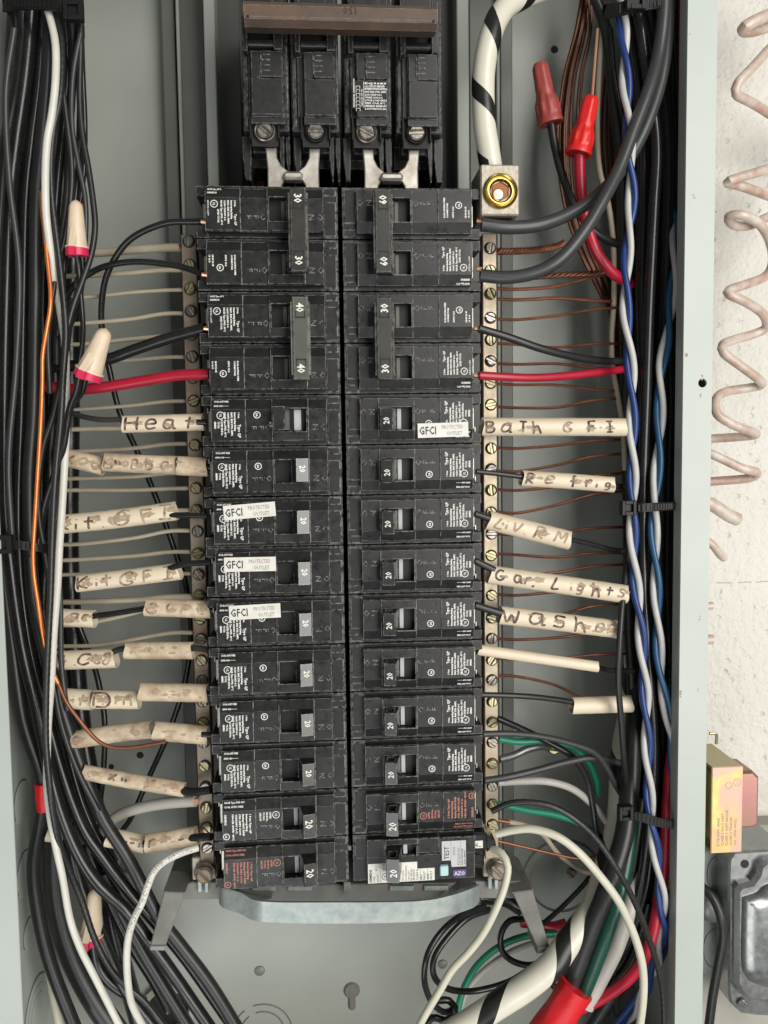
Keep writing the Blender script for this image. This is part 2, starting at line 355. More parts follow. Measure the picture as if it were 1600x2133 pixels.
mb = MB(); mb.box(XL-LIPW-25, XL, -0.2, 1.4, ZB, ZT, 0.4); encm(mb, 'flange', M['enamel_lip'])
hz = P(1463, 798, 0)
mb = MB()
# right flange with a real screw hole: four strips around a square that a ring closes
fx0, fx1 = XR-LIPW, XR
def plate_hole(mb, x0, x1, z0, z1, y0, y1, hx, hz_, r, n=24):
    vs = []; f = []
    for yy in (y0, y1):
        for k in range(n):
            a = 2*math.pi*k/n; vs.append((hx+r*math.cos(a), yy, hz_+r*math.sin(a)))
        for k in range(n):
            a = 2*math.pi*k/n; c_, s_ = math.cos(a), math.sin(a); t = 1/max(abs(c_), abs(s_)); q = r*1.4
            vs.append((hx+q*c_*t, yy, hz_+q*s_*t))
    for b0 in (0, 2*n):
        for k in range(n): j = (k+1) % n; f.append((b0+k, b0+j, b0+n+j, b0+n+k))
    for k in range(n): j = (k+1) % n; f.append((k, j, 2*n+j, 2*n+k))
    mb.add(vs, f); q = r*1.4
    mb.box(x0, hx-q, y0, y1, z0, z1); mb.box(hx+q, x1, y0, y1, z0, z1); mb.box(hx-q, hx+q, y0, y1, z0, hz_-q); mb.box(hx-q, hx+q, y0, y1, hz_+q, z1)
plate_hole(mb, fx0, fx1, ZB, ZT, -0.2, 1.4, hz.x, hz.z, 2.3)
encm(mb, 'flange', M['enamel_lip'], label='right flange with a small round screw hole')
mb = MB(); mb.box(fx0, fx0+1.2, 1.4, 9, ZB, ZT); encm(mb, 'flange_return', M['enamel'])
# rust stains round the flange hole
mb = MB()
for px, py, r in ((1463, 786, 3.2), (1460, 822, 2.4), (1430, 735, 4), (1443, 405, 1.6), (1458, 1287, 2.2), (1418, 1447, 4), (1455, 1435, 2), (1437, 70, 1.4), (1447, 410, 1.8)):
    p = P(px, py, -0.3); n = 9; r *= 1.5
    for q in range(3):
        c0 = (p.x+random.uniform(-.3, .3), p.z+random.uniform(-.3, .3)*r); rr = r*0.25*random.uniform(.3, .7)
        mb.add([(c0[0]+rr*math.cos(2*math.pi*k/n)*random.uniform(.4, 1.1), -0.26-0.01*q, c0[1]+rr*math.sin(2*math.pi*k/n)*random.uniform(.5, 1.3)) for k in range(n)], [tuple(range(n))])
encm(mb, 'rust_spots', mat('rust_stain', (0.36, 0.24, 0.15), 0.8))
# rails of the mounting pan; (px at y=300 of both edges, depth front, material)
def rail(pxa, pxb, d0, d1, m, zt=ZT-3, py_bot=1835, lab=None):
    xa = P(pxa, 300, d0).x; xb = P(pxb, 300, d0).x; mb = MB(); mb.box(xa, xb, d0, d1, P(700, py_bot, d0).z, zt, 0.5)
    return encm(mb, 'pan_rail', m, label=lab)
rail(344, 371, 78, BACK-0.5, M['rail']); rail(374, 381, 72, BACK-0.5, M['rail_pale'])
rail(382, 431, 76, BACK-0.5, M['rail'])
rail(431, 454, 52, BACK-0.5, M['rail_pale'], py_bot=520, lab='narrow pale vertical rail left of the main breaker')
rail(455, 505, 66, BACK-0.5, M['pan_dark'])
rail(905, 953, 66, BACK-0.5, M['pan_dark']); rail(953, 978, 52, BACK-0.5, M['rail_pale'], py_bot=520, lab='narrow pale vertical rail right of the main breaker')
rail(979, 1034, 76, BACK-0.5, M['rail']); rail(1035, 1042, 72, BACK-0.5, M['rail_pale']); rail(1043, 1068, 78, BACK-0.5, M['rail'])
mb = MB(); mb.box(-52, 74, 48, 62, -360, 12); encm(mb, 'bus_insulator', M['dark'])
mb = MB(); mb.box(-50, 72, 62, 78, -362, 20); encm(mb, 'bus_insulator', M['pan_dark'])
# knockouts (rings pressed in the steel)
def ko(px, py, rs, d=BACK, side=False, name='knockout'):
    mb = MB()
    if not side:
        p = P(px, py, d)
        for r in rs:
            for a0 in (0.1, 2.2, 4.3):
                pts = [Vector((p.x+r*math.cos(a0+t*0.11), d-0.05, p.z+r*math.sin(a0+t*0.11))) for t in range(17)]
                mb.tube(pts, 0.45, 6)
    else:                                                    # on the left side wall: py gives height, px gives depth
        x = XL-LIPW+1.5; r0 = ray(px, py); t = (x-CAM.x)/r0.x; p = CAM+r0*t
        for q_, r in enumerate(rs):
            pts = [Vector((x+0.25, p.y+r*math.cos(.9+k*0.2), p.z+r*math.sin(.9+k*0.2))) for k in range(15)]
            mb.tube(pts, 0.34, 6)
        dk = MB(); r = max(rs)-.5; n = 40
        dk.add([(x-.2+hh, p.y+rr*math.cos(2*math.pi*k/n), p.z+rr*math.sin(2*math.pi*k/n)) for rr, hh in ((r, 0), (r-.1, .5), (r-.9, .7)) for k in range(n)], [(i*n+k, i*n+(k+1) % n, (i+1)*n+(k+1) % n, (i+1)*n+k) for i in range(2) for k in range(n)]+[tuple(2*n+k for k in range(n))])
        encm(dk, 'knockout_disc', M['enamel_lip'], smooth=True)
    return encm(mb, name, M['knock'], smooth=True)
ko(547, 2150, (14, 19)); 
for px, py, rs in ((45, 1670, (12,)), (52, 1820, (13,)), (60, 1945, (9,)), (78, 2110, (16, 21, 11))): ko(px, py, rs, side=True)
for px, py, rs in ((1325, 2090, (12, 16)),): ko(px, py, rs)
def disc(px, py, r, d, m, name, dome=0.0, lab=None):
    p = P(px, py, d); mb = MB(); mb.lathe([(r, 0), (r*0.92, -0.25-dome*0.4), (r*0.6, -0.3-dome*0.8), (0.01, -0.3-dome)], 20, (p.x, d, p.z)); return encm(mb, name, m, smooth=True, label=lab)
dimple = mat('dimple', (0.16,0.175,0.16), 0.45, 0.2)
disc(541, 2022, 3.4, BACK, dimple, 'rivet', 1.0); disc(922, 2008, 3.2, BACK, dimple, 'rivet', 1.0)
disc(292, 1573, 2.2, BACK, M['dark'], 'hole'); disc(232, 1597, 1.7, BACK, M['dark'], 'hole'); disc(1155, 103, 2.3, BACK, M['dark'], 'hole')
disc(1205, 1795, 1.8, BACK, M['dark'], 'hole')
p = P(733, 2062, BACK); mb = MB(); prof = []
for k in range(22):
    a = -math.pi/2+0.45+(2*math.pi-0.9)*k/21; prof.append((p.x+5.2*math.cos(a), p.z+5.2*math.sin(a)))
prof += [(p.x-2.3, p.z-10)] + [(p.x+2.3*math.cos(a), p.z-11+2.3*math.sin(a)) for a in (math.pi*1.15, math.pi*1.35, math.pi*1.5, math.pi*1.65, math.pi*1.85)] + [(p.x+2.3, p.z-10)]
mb.prism(prof, BACK-1.6, BACK+0.2, 0.8); encm(mb, 'keyhole_boss', mat('keyhole', (0.12,0.115,0.10), 0.5, col2=(0.17,0.165,0.15), noise=0.5), smooth=True)
# black cable hole bottom left with a pale bushing
p = P(352, 2095, BACK); mb = MB(); mb.lathe([(17, 0), (17, -5), (14, -6), (13, -5), (13, 0)], 36, (p.x, BACK, p.z)); encm(mb, 'cable_bushing', mat('bushing', (0.33,0.33,0.28), 0.5), smooth=True)
mb = MB(); mb.lathe([(13.5, 0), (0.01, -0.3)], 36, (p.x, BACK, p.z)); encm(mb, 'cable_opening', M['dark'])
# right bottom: second opening flange
p = P(1170, 1830, BACK); mb = MB(); mb.lathe([(27, 0), (26, -1.5), (22, -2), (21, -0.4)], 40, (p.x, BACK, p.z)); encm(mb, 'embossed_boss', M['enamel'], smooth=True)
def screw(name, px, py, d, r, m, parent=None, ang=0.0, lab=None, proud=1.6):
    p = P(px, py, d); return p
def screw_mesh(r, h, m, name='screw', slotw=0.22):
    mb = MB(); n = 28
    # head with a real slot: two half-discs and a lower floor
    prof_r = [r, r, r*0.9]
    for sgn in (1, -1):
        s0 = r*slotw; poly = []
        a0 = math.asin(s0/r)
        for k in range(13):
            a = a0+(math.pi-2*a0)*k/12; poly.append((r*math.cos(a), sgn*r*math.sin(a)))
        mb.prism(poly, -h, 0.1, h*0.35)
    mb.lathe([(r*0.97, -h*0.45), (r*0.97, 0.3)], n)
    return mb.mesh(name, m)
SC = {}
def add_screw(parent, x, y, z, r, h, mk, ang, name='screw', slotw=0.2):
    k = (r, h, mk, slotw)
    if k not in SC: SC[k] = screw_mesh(r, h, M[mk], name, slotw)
    o = link(name, SC[k], parent); o.location = Vector((x, y, z))*S; o.rotation_euler = (0, ang, 0); return o
for px, py in ((265, 1806), (1190, 1818)):
    p = P(px, py, BACK-1); s_ = add_screw(enc, p.x-20, -1.2, p.z+190, 3.2, 1.8, 'steel', 0.8)
    mb = MB(); mb.lathe([(4.6, 0), (4.4, -0.8), (3.4, -0.9)], 24, (p.x, BACK, p.z)); encm(mb, 'washer', M['enamel'], smooth=True)

# ------------------------------------------------------------------ breakers
XC = 10.3; LEN = 69.2
def slope_y(v, off=0.0):                                      # face depth of the plateau across the width
    return -4.6-off if v >= -5.4 else -4.6-off+(-5.4-v)*0.48
def body_1(mb_, mbt, v0=0.0, terminal=True, long_=True):
    prof = lambda off, lo=-10.4, hi=10.6: [(v0+lo, 0.5), (v0+lo, slope_y(lo, off)), (v0-5.4, -4.6-off), (v0+hi-0.5, -4.6-off), (v0+hi, -4.1-off), (v0+hi, 0.5)]
    # lower shell
    mb_.box(0, 63.8, 0, 46, v0-12.45, v0+12.45, 0.35)
    mb_.box(63.8, LEN, 0.6, 42, v0+7.4, v0+12.4, 0.3); mb_.box(63.8, LEN, 0.6, 42, v0-12.4, v0-7.6, 0.3)
    mb_.box(63.8, LEN-3, 16, 42, v0-7.6, v0+7.4); mb_.box(63.8, 65.4, 2.5, 16, v0+4.6, v0+7.4)
    # ribs at the inner end
    mb_.box(1.0, 6.9, -0.7, 0.4, v0-5.0, v0+11.4, 0.25); mb_.box(1.0, 6.9, -0.4, 0.4, v0-11.6, v0-8.2, 0.25)
    # plateau pieces
    mbt.sweepx(prof(0.0), 7.2, 16.4); mbt.sweepx(prof(-0.25), 34.3, 47.2); mbt.sweepx(prof(0.55), 47.2, 64.0)
    # housing round the slot
    H = 0.9
    mbt.sweepx([(v0+5.8, 3), (v0+5.8, -4.6-H), (v0+10.1, -4.6-H), (v0+10.8, -3.9-H), (v0+10.8, 0.5), (v0+10.0, 3)], 16.4, 34.3)
    mbt.sweepx([(v0-10.6, 3), (v0-10.6, -2.1-H), (v0-10.0, -2.4-H), (v0-6.0, -4.6-H), (v0-5.6, -4.6-H), (v0-5.6, 3)], 16.4, 34.3)
    mbt.box(16.4, 17.3, -4.6-H, 3, v0-5.6, v0+5.8); mbt.box(33.4, 34.3, -4.6-H, 3, v0-5.6, v0+5.8)
def emboss(mbt, v0=0.0):
    for ch, u in (('O', 11.2), ('N', 15.2), ('O', 38.4), ('F', 42.0), ('F', 45.6)):
        pass
def shaded_slot_floor(mb_, v0): mb_.box(17.3, 33.4, -0.4, -0.05, v0-5.6, v0+5.8)  # near-black sheet, the deep slot's shade put into its colour
def handle_mb(v0=0.0, off=False, big=False):
    mb = MB(); a, b = (16.6, 22.8) if not off else (27.5, 33.5)
    hv = 6.2 if not big else 6.6; lo = v0-hv; hi = v0+hv-1.2; f0 = -13.2 if not big else -15.5
    if not off: prof = [(a+0.6, 2.5), (a-0.1, f0+1.2), (a+0.2, f0+0.2), (b-0.3, f0-0.9), (b, f0-0.5), (b+3.6, 2.5)]
    else: prof = [(a-3.6, 2.5), (a, f0-0.5), (a+0.3, f0-0.9), (b-0.2, f0+0.2), (b+0.1, f0+1.2), (b-0.6, 2.5)]
    n = len(prof); cx = sum(p[0] for p in prof)/n; cy = f0*0.62
    vs = []; f = []
    for z in (lo, hi):
        vs += [(p[0], p[1], z) for p in prof]
    f += [(i, (i+1) % n, n+(i+1) % n, n+i) for i in range(n)]; f.append(tuple(range(n)))
    # open pocket in the upper end
    m0 = len(vs); ca = sum(p[0] for p in prof[1:5])/4; hole = []
    for p in prof:
        hole.append((ca+(p[0]-ca)*0.5, f0+3.3+(p[1]-f0-3.3)*0.36))
    vs += [(q[0], q[1], hi) for q in hole]; vs += [(q[0], q[1], hi-4) for q in hole]
    for i in range(n):
        j = (i+1) % n; f.append((n+i, n+j, m0+j, m0+i)); f.append((m0+i, m0+j, m0+n+j, m0+n+i))
    f.append(tuple(m0+n+i for i in range(n)))
    mb.add(vs, f); mb.box(a-0.2, b+2.6, -3.6, 2.6, v0-5.3, v0+5.3, 0.3); return mb, f0
LINES = ['Interrupting Rating', 'MAX. RMS SYM. AMPS.', '10,000 120/240V A.C.', 'HACR Type SWD, 40\u00b0C', '\u00a9 LISTED ISSUE No.', 'YT-7102', 'SIEMENS']
def label_print(kind):
    mb = MB(); yy = -5.25
    if kind == 'qp':
        put_text(mb, '1 Pole', 1.15, 50.9, -3.9, yy, 90, bold=0.05); put_text(mb, 'Type QP', 1.9, 50.9, 2.0, yy, 90, bold=0.05, sx=0.95)
        for i, t in enumerate(LINES):
            s0 = -3.9 if i < 4 else -0.4
            sz = 1.22; put_text(mb, t, sz, 52.7+i*1.62, s0 if i < 5 else 0.6, yy, 90, bold=0.055, sx=12.0/(len(t)*sz*0.53) if i < 4 else 0.75)
        ring(mb, 59.3, -2.4, yy, 1.9, 0.32); put_text(mb, 'UL', 1.7, 59.9, -2.4, yy, 90, 'CENTER', sx=0.8, bold=0.04)
        y2 = -4.6-0.7+1.1
        for i, (t, zz) in enumerate((('AWG  14-8', -6.7), ('CU-AL 60/75 WIRE', -8.9))):
            put_text(mb, t, 1.15, 62.5, zz, 0, 180, bold=0.05, sx=0.75, yfun=lambda x, z: slope_y(z, 0.62))
        for zz in (-7.15,): mb.add([(55.3, slope_y(zz, .62), zz), (62.6, slope_y(zz, .62), zz), (62.6, slope_y(zz+.15, .62), zz+.15), (55.3, slope_y(zz+.15, .62), zz+.15)], [(0, 1, 2, 3)])
        ring(mb, 41.6, -2.6, -4.42, 1.75, 0.35); put_text(mb, 'SA', 1.5, 42.2, -2.6, -4.42, 90, 'CENTER', bold=0.05)
        mb2 = mb
    elif kind in ('new', 'newred'):
        for i, t in enumerate(['1 Pole Type QP', 'Interrupting', 'Rating MAX RMS', 'SYM. AMPS 10,000', '120/240V A.C.', 'HACR SWD 40C']):
            put_text(mb, t, 1.25, 50.4+i*1.75, -3.8, yy, 90, bold=0.055, sx=12.5/(len(t)*1.25*0.55))
        put_text(mb, 'SIEMENS', 1.5, 63.0, -3.8, yy, 90, bold=0.04)
        ring(mb, 62.2, 7.8, yy, 1.7, 0.35); put_text(mb, 'SA', 1.3, 62.8, 7.8, yy, 90, 'CENTER', bold=0.05)
        put_text(mb, 'CU-AL 60/75C WIRE', 1.2, 63.0, -6.9, 0, 180, bold=0.04, sx=0.9, yfun=lambda x, z: slope_y(z, 0.62))
        put_text(mb, 'HACR Type SWD 40C', 1.2, 63.0, -8.8, 0, 180, bold=0.04, sx=0.9, yfun=lambda x, z: slope_y(z, 0.62))
        ring(mb, 36.9, -2.2, -4.42, 1.9, 0.32); put_text(mb, 'UL', 1.7, 37.5, -2.2, -4.42, 90, 'CENTER', sx=0.8, bold=0.04)
        for i, t in enumerate(['LISTED', 'ISSUE No.', 'YT-7102', 'CIRCUIT']): put_text(mb, t, 1.2, 40.2+i*1.7, -3.8, -4.42, 90, bold=0.05)
    elif kind == 'two':
        for v0, top in ((12.7, True), (-12.7, False)):
            if top:
                put_text(mb, 'DUAL RATING WIRE', 1.05, 50.6, v0-3.5, yy, 90, bold=0.05); put_text(mb, 'CONNECTORS', 1.05, 52.1, v0-3.5, yy, 90, bold=0.05)
                put_text(mb, 'AWG 14-2', 1.2, 55.0, v0-3.5, yy, 90, bold=0.05)
                ring(mb, 57.4, v0+2.6, yy, 1.7, 0.35); put_text(mb, 'SA', 1.3, 58.0, v0+2.6, yy, 90, 'CENTER', bold=0.05)
                put_text(mb, 'LB-IN 20-45', 1.1, 61.2, v0-3.5, yy, 90, bold=0.05); put_text(mb, '14  8-10', 1.1, 62.8, v0-3.5, yy, 90, bold=0.05)
            else:
                put_text(mb, '2 Pole', 1.15, 50.0, v0-3.9, yy, 90, bold=0.05); put_text(mb, 'Type QP', 1.5, 50.0, v0+2.5, yy, 90, bold=0.04)
                for i, t in enumerate(LINES[:4]+['LISTED YT-7102']):
                    put_text(mb, t, 1.15, 51.7+i*1.6, v0-3.9 if i < 4 else v0+0.3, yy, 90, bold=0.05, sx=12.0/(len(t)*1.15*0.55) if i < 4 else 0.8)
                ring(mb, 59.6, v0-2.2, yy, 1.8, 0.32); put_text(mb, 'UL', 1.6, 60.2, v0-2.2, yy, 90, 'CENTER', sx=0.8, bold=0.04)
                put_text(mb, 'ISSUE No. L-2639', 1.0, 62.8, v0-3.9, yy, 90, bold=0.02)
                put_text(mb, 'SIEMENS', 1.25, 63.0, v0-7.4, 0, 180, bold=0.04, yfun=lambda x, z: slope_y(z-v0, 0.62)); put_text(mb, 'HACR Type, 40\u00b0C', 1.1, 63.0, v0-9.3, 0, 180, bold=0.05, sx=0.8, yfun=lambda x, z: slope_y(z-v0, 0.62))
    return mb
def emboss_mb(v0s, two=False):
    mb = MB()
    for v0 in v0s:
        for ch, u in (('O', 10.2), ('N', 14.4), ('O', 37.6), ('F', 41.2), ('F', 44.8)):
            vs, fs = glyphs(ch, 4.2, 'CENTER'); base = -4.6 if u < 30 else -4.35; o = len(mb.v)
            # outline with height: extrude up by 0.28
            vt = [(u-b, base-0.28, v0+3.6+a) for a, b, _ in vs]; vb = [(u-b, base+0.05, v0+3.6+a) for a, b, _ in vs]
            n = len(vs); ed = {}
            for fc in fs:
                for i in range(len(fc)):
                    e = (fc[i], fc[(i+1) % len(fc)]); ed[tuple(sorted(e))] = ed.get(tuple(sorted(e)), 0)+1
            mb.add(vt+vb, [tuple(x for x in fc) for fc in fs]+[(a, b, b+n, a+n) for (a, b), c in ed.items() if c == 1])
    return mb
body_m, top_m = MB(), MB(); body_1(body_m, top_m)
PROT = {}
def make_single(kind='qp', off=False):
    t = thing('circuit_breaker', 'x', 'circuit breaker')
    bb, bt = MB(), MB(); body_1(bb, bt); bb.build('case', M['bakelite'], t); bt.build('cover', M['bakelite_top'], t)
    fl = MB(); shaded_slot_floor(fl, 0); fl.build('shaded_slot_floor', M['dark'], t)
    emboss_mb([0]).build('embossed_lettering', M['bakelite_top'], t)
    big = kind != 'qp'
    hm, f0 = handle_mb(0, off, big); h = hm.build('handle', M['handle'], t)
    nm = MB()
    if not off: put_text(nm, '20', 4.0 if not big else 5.2, 20.9 if not big else 21.6, -1.2 if not big else -1.6, 0, 90, 'CENTER', bold=0.10, sx=0.85, yfun=lambda x, z: f0+0.2-(x-16.8)*0.193-0.09)
    else: put_text(nm, '20', 3.4, 35.4, 2.2, f0*0-5.62, 90, 'CENTER', bold=0.06, sx=0.85)
    nm.build('rating_number', M['print_num'], h if not off else t)
    ind = MB(); u = (25.9, 28.0) if not off else (20.0, 23.6); ind.box(u[0], u[1], -1.5, 2.8, -5.2, 5.2, 0.15); ind.build('indicator_strip', M['slot_white'], t)
    lu = MB(); lu.box(61.0, 66.6, 5, 14, -5.5, 5.6, 0.4); lu.box(66.4, 67.2, 4.5, 8.5, -6.8, -4.0, .2); lu.build('terminal_clamp', M['lug'], t)
    label_print(kind).build('printed_label', M['print_red' if kind == 'newred' else 'print'], t)
    return t
def make_double(num, tie_mat, tie_off=0.0):
    t = thing('two_pole_breaker', 'x', 'circuit breaker')
    bb, bt = MB(), MB(); fl = MB(); lu = MB()
    for v0 in (12.7, -12.7):
        body_1(bb, bt, v0); shaded_slot_floor(fl, v0)
        lu.box(61.0, 66.6, 5, 14, v0-5.5, v0+5.6, 0.4)
    bb.build('case', M['bakelite'], t); bt.build('cover', M['bakelite_top'], t); fl.build('shaded_slot_floor', M['dark'], t)
    for v0 in (12.7, -12.7):
        lu = MB(); lu.box(61.0, 66.6, 5, 14, v0-5.5, v0+5.6, 0.4); lu.build('terminal_clamp', M['lug'], t)
        ind = MB(); ind.box(25.9, 27.8, -1.2, 2.8, v0-5.2, v0+5.2, 0.15); ind.build('indicator_strip', M['rail'], t)
        hm, f0 = handle_mb(v0); hm.build('handle', M['handle'], t)
    emboss_mb([12.7, -12.7]).build('embossed_lettering', M['bakelite_top'], t)
    label_print('two').build('printed_label', M['print'], t)
    tb = MB(); 
    a, b = 15.2, 22.8
    tb.prism([(a, -19.8), (b, -19.8), (b, 19.4), (a, 19.4)], -16.4, -12.6, 0.5)
    tb.box(a-0.8, a+0.6, -15.4, -4, -17.5, 17.2, 0.2); tb.box(b, b+1.0, -15.4, -9, -17.5, 17.2, 0.2)
    th = tb.build('handle_tie', M[tie_mat], t)
    nm = MB()
    for v0 in (14.2, -14.6): put_text(nm, num[:2], 5.0, 20.8, v0, -16.52, 90, 'CENTER', bold=0.12, sx=0.85)
    nm.build('rating_number', M['print_num'], th)
    sk = MB()
    for s in (1, -1):
        for r_ in ((9.6, 10.0, 16.9, 20.6),): 
            z0 = s*r_[0]; sk.box(a+1.4, b-1.4, -16.5, -16.2, min(z0, z0+s*0.7), max(z0, z0+s*0.7))
            sk.box(a+1.4, a+1.9, -16.5, -16.2, min(s*9.6, s*13), max(s*9.6, s*13)); sk.box(b-1.9, b-1.4, -16.5, -16.2, min(s*9.6, s*13), max(s*9.6, s*13))
    sk.build('tie_latch', M['dark'], th)
    return t
def place(t, side, row, poles=1):
    z = -25.4*(row+poles/2.0)
    if side == 'R': t.location = Vector((XC+1.1, 0, z))*S; t.rotation_euler = (random.uniform(-.003, .003), random.uniform(-.004, .004), 0)
    else: t.location = Vector((XC-1.1, 0, z))*S; t.rotation_euler = (random.uniform(-.003, .003), math.pi+random.uniform(-.004, .004), 0)
    return t
G1 = 'single pole breakers in the two columns'
single = make_single(); used = False
def single_copy():
    global used
    if not used: used = True; return single
    return copy_tree(single)
RL = {4: 'beside the Bath GFI sleeve, with a GFCI sticker at its lower right', 5: 'whose wire runs to the Refrig sleeve', 6: 'whose wire runs into the faded Liv RM sleeve',
      7: 'beside the Gar Lights sleeve', 8: 'beside the Washer sleeve', 9: 'beside the long blank narrow sleeve', 10: 'fed by the wire with the short blank sleeve', 11: 'directly above the breaker with large red print'}
LL = {5: 'beside the long three-piece smudged sleeve below Heat', 6: 'with a tilted GFCI sticker, topmost of three in the left column', 7: 'with a level GFCI sticker, middle of three in the left column',
      8: 'with a slightly tilted GFCI sticker, lowest of three in the left column', 9: 'in the left column, just below the third GFCI sticker', 10: 'beside the Din sleeve, left column', 11: 'beside the faded sleeve the orange copper wire crosses'}
BR = {}
for row in range(4, 12):
    t = single_copy(); place(t, 'R', row); tag(t, 'black 20 breaker ' + RL[row], 'circuit breaker', G1); BR['R', row] = t
for row in range(5, 12):
    t = single_copy(); place(t, 'L', row); tag(t, 'black 20 breaker ' + LL[row], 'circuit breaker', G1); BR['L', row] = t
_q = MB(); _q.box(24.6, 25.5, -1.5, 2.8, -5.2, 5.2, 0.1); _dim = _q.mesh('indicator_strip', M['rail'])
for (sd, rw), bt_ in BR.items():
    if sd == 'L':
        for ch in kids(bt_):
            if ch.name.startswith('indicator'): ch.data = _dim
t = make_single('qp', True); place(t, 'L', 4); tag(t, 'black 20 amp breaker switched off, beside the Heat sleeve', 'circuit breaker', G1); BR['L', 4] = t
t = make_single('new'); place(t, 'L', 12); tag(t, 'black breaker with large grey 20 handle and white print, second from bottom left', 'circuit breaker', G1); BR['L', 12] = t
t = make_single('newred'); place(t, 'L', 13); tag(t, 'lowest left black breaker with large 20 handle and reddish print', 'circuit breaker', G1); BR['L', 13] = t
t = make_single('newred'); place(t, 'R', 12); tag(t, 'black breaker with red print directly above the white-labelled test breaker', 'circuit breaker', G1); BR['R', 12] = t
G2 = 'double pole breakers at the top of the columns'
for side, row, num, mk, lab in (('L', 0, '30', 'tie_bar', 'black double breaker with black 30 handle tie at top left'), ('L', 2, '40', 'tie_olive', 'black double breaker with olive grey 40 handle tie'),
                                ('R', 0, '60', 'tie_bar', 'black double breaker marked 60 with two thick black wires'), ('R', 2, '30', 'tie_bar', 'black double breaker marked 30 in right column with black and red wires')):
    t = make_double(num, mk); place(t, side, row, 2); tag(t, lab, 'circuit breaker', G2); BR[side, row] = t
# GFCI stickers
def gfci(side, row, px, py, ang):
    t = BR[side, row]; p = P(px, py, -5.6); mb = MB(); tx = MB(); tg = MB()
    mb.box(-12.8, 12.8, -0.1, 0.12, -3.6, 3.6); [put_text(tx, ch_, 5.4, x_, -1.9, -0.16, 0, sx=0.70, bold=0.13) for ch_, x_ in (('G', -12.1), ('F', -9.1), ('C', -7.15), ('I', -4.3))]
    put_text(tg, 'PROTECTED', 2.7, -0.7, 0.5, -0.16, 0, sx=0.72, bold=0.05); put_text(tg, 'OUTLET', 2.7, 1.6, -2.7, -0.16, 0, sx=0.8, bold=0.05)
    q = (p*S - t.location)
    if side == 'L': q = Vector((-q.x, q.y, -q.z))
    r = ang + (math.pi if side == 'L' else 0)
    st = mb.build('sticker', M['sticker'], t, label='white GFCI PROTECTED OUTLET sticker'); st.location = q; st.rotation_euler = (0, -r, 0)
    tx.build('sticker_lettering', M['print_dark'], st); tg.build('sticker_lettering', M['print_gray'], st)
gfci('R', 4, 923, 896, 0.02); gfci('L', 6, 520, 1064, 0.07); gfci('L', 7, 521, 1176, 0.0); gfci('L', 8, 531, 1274, 0.03)
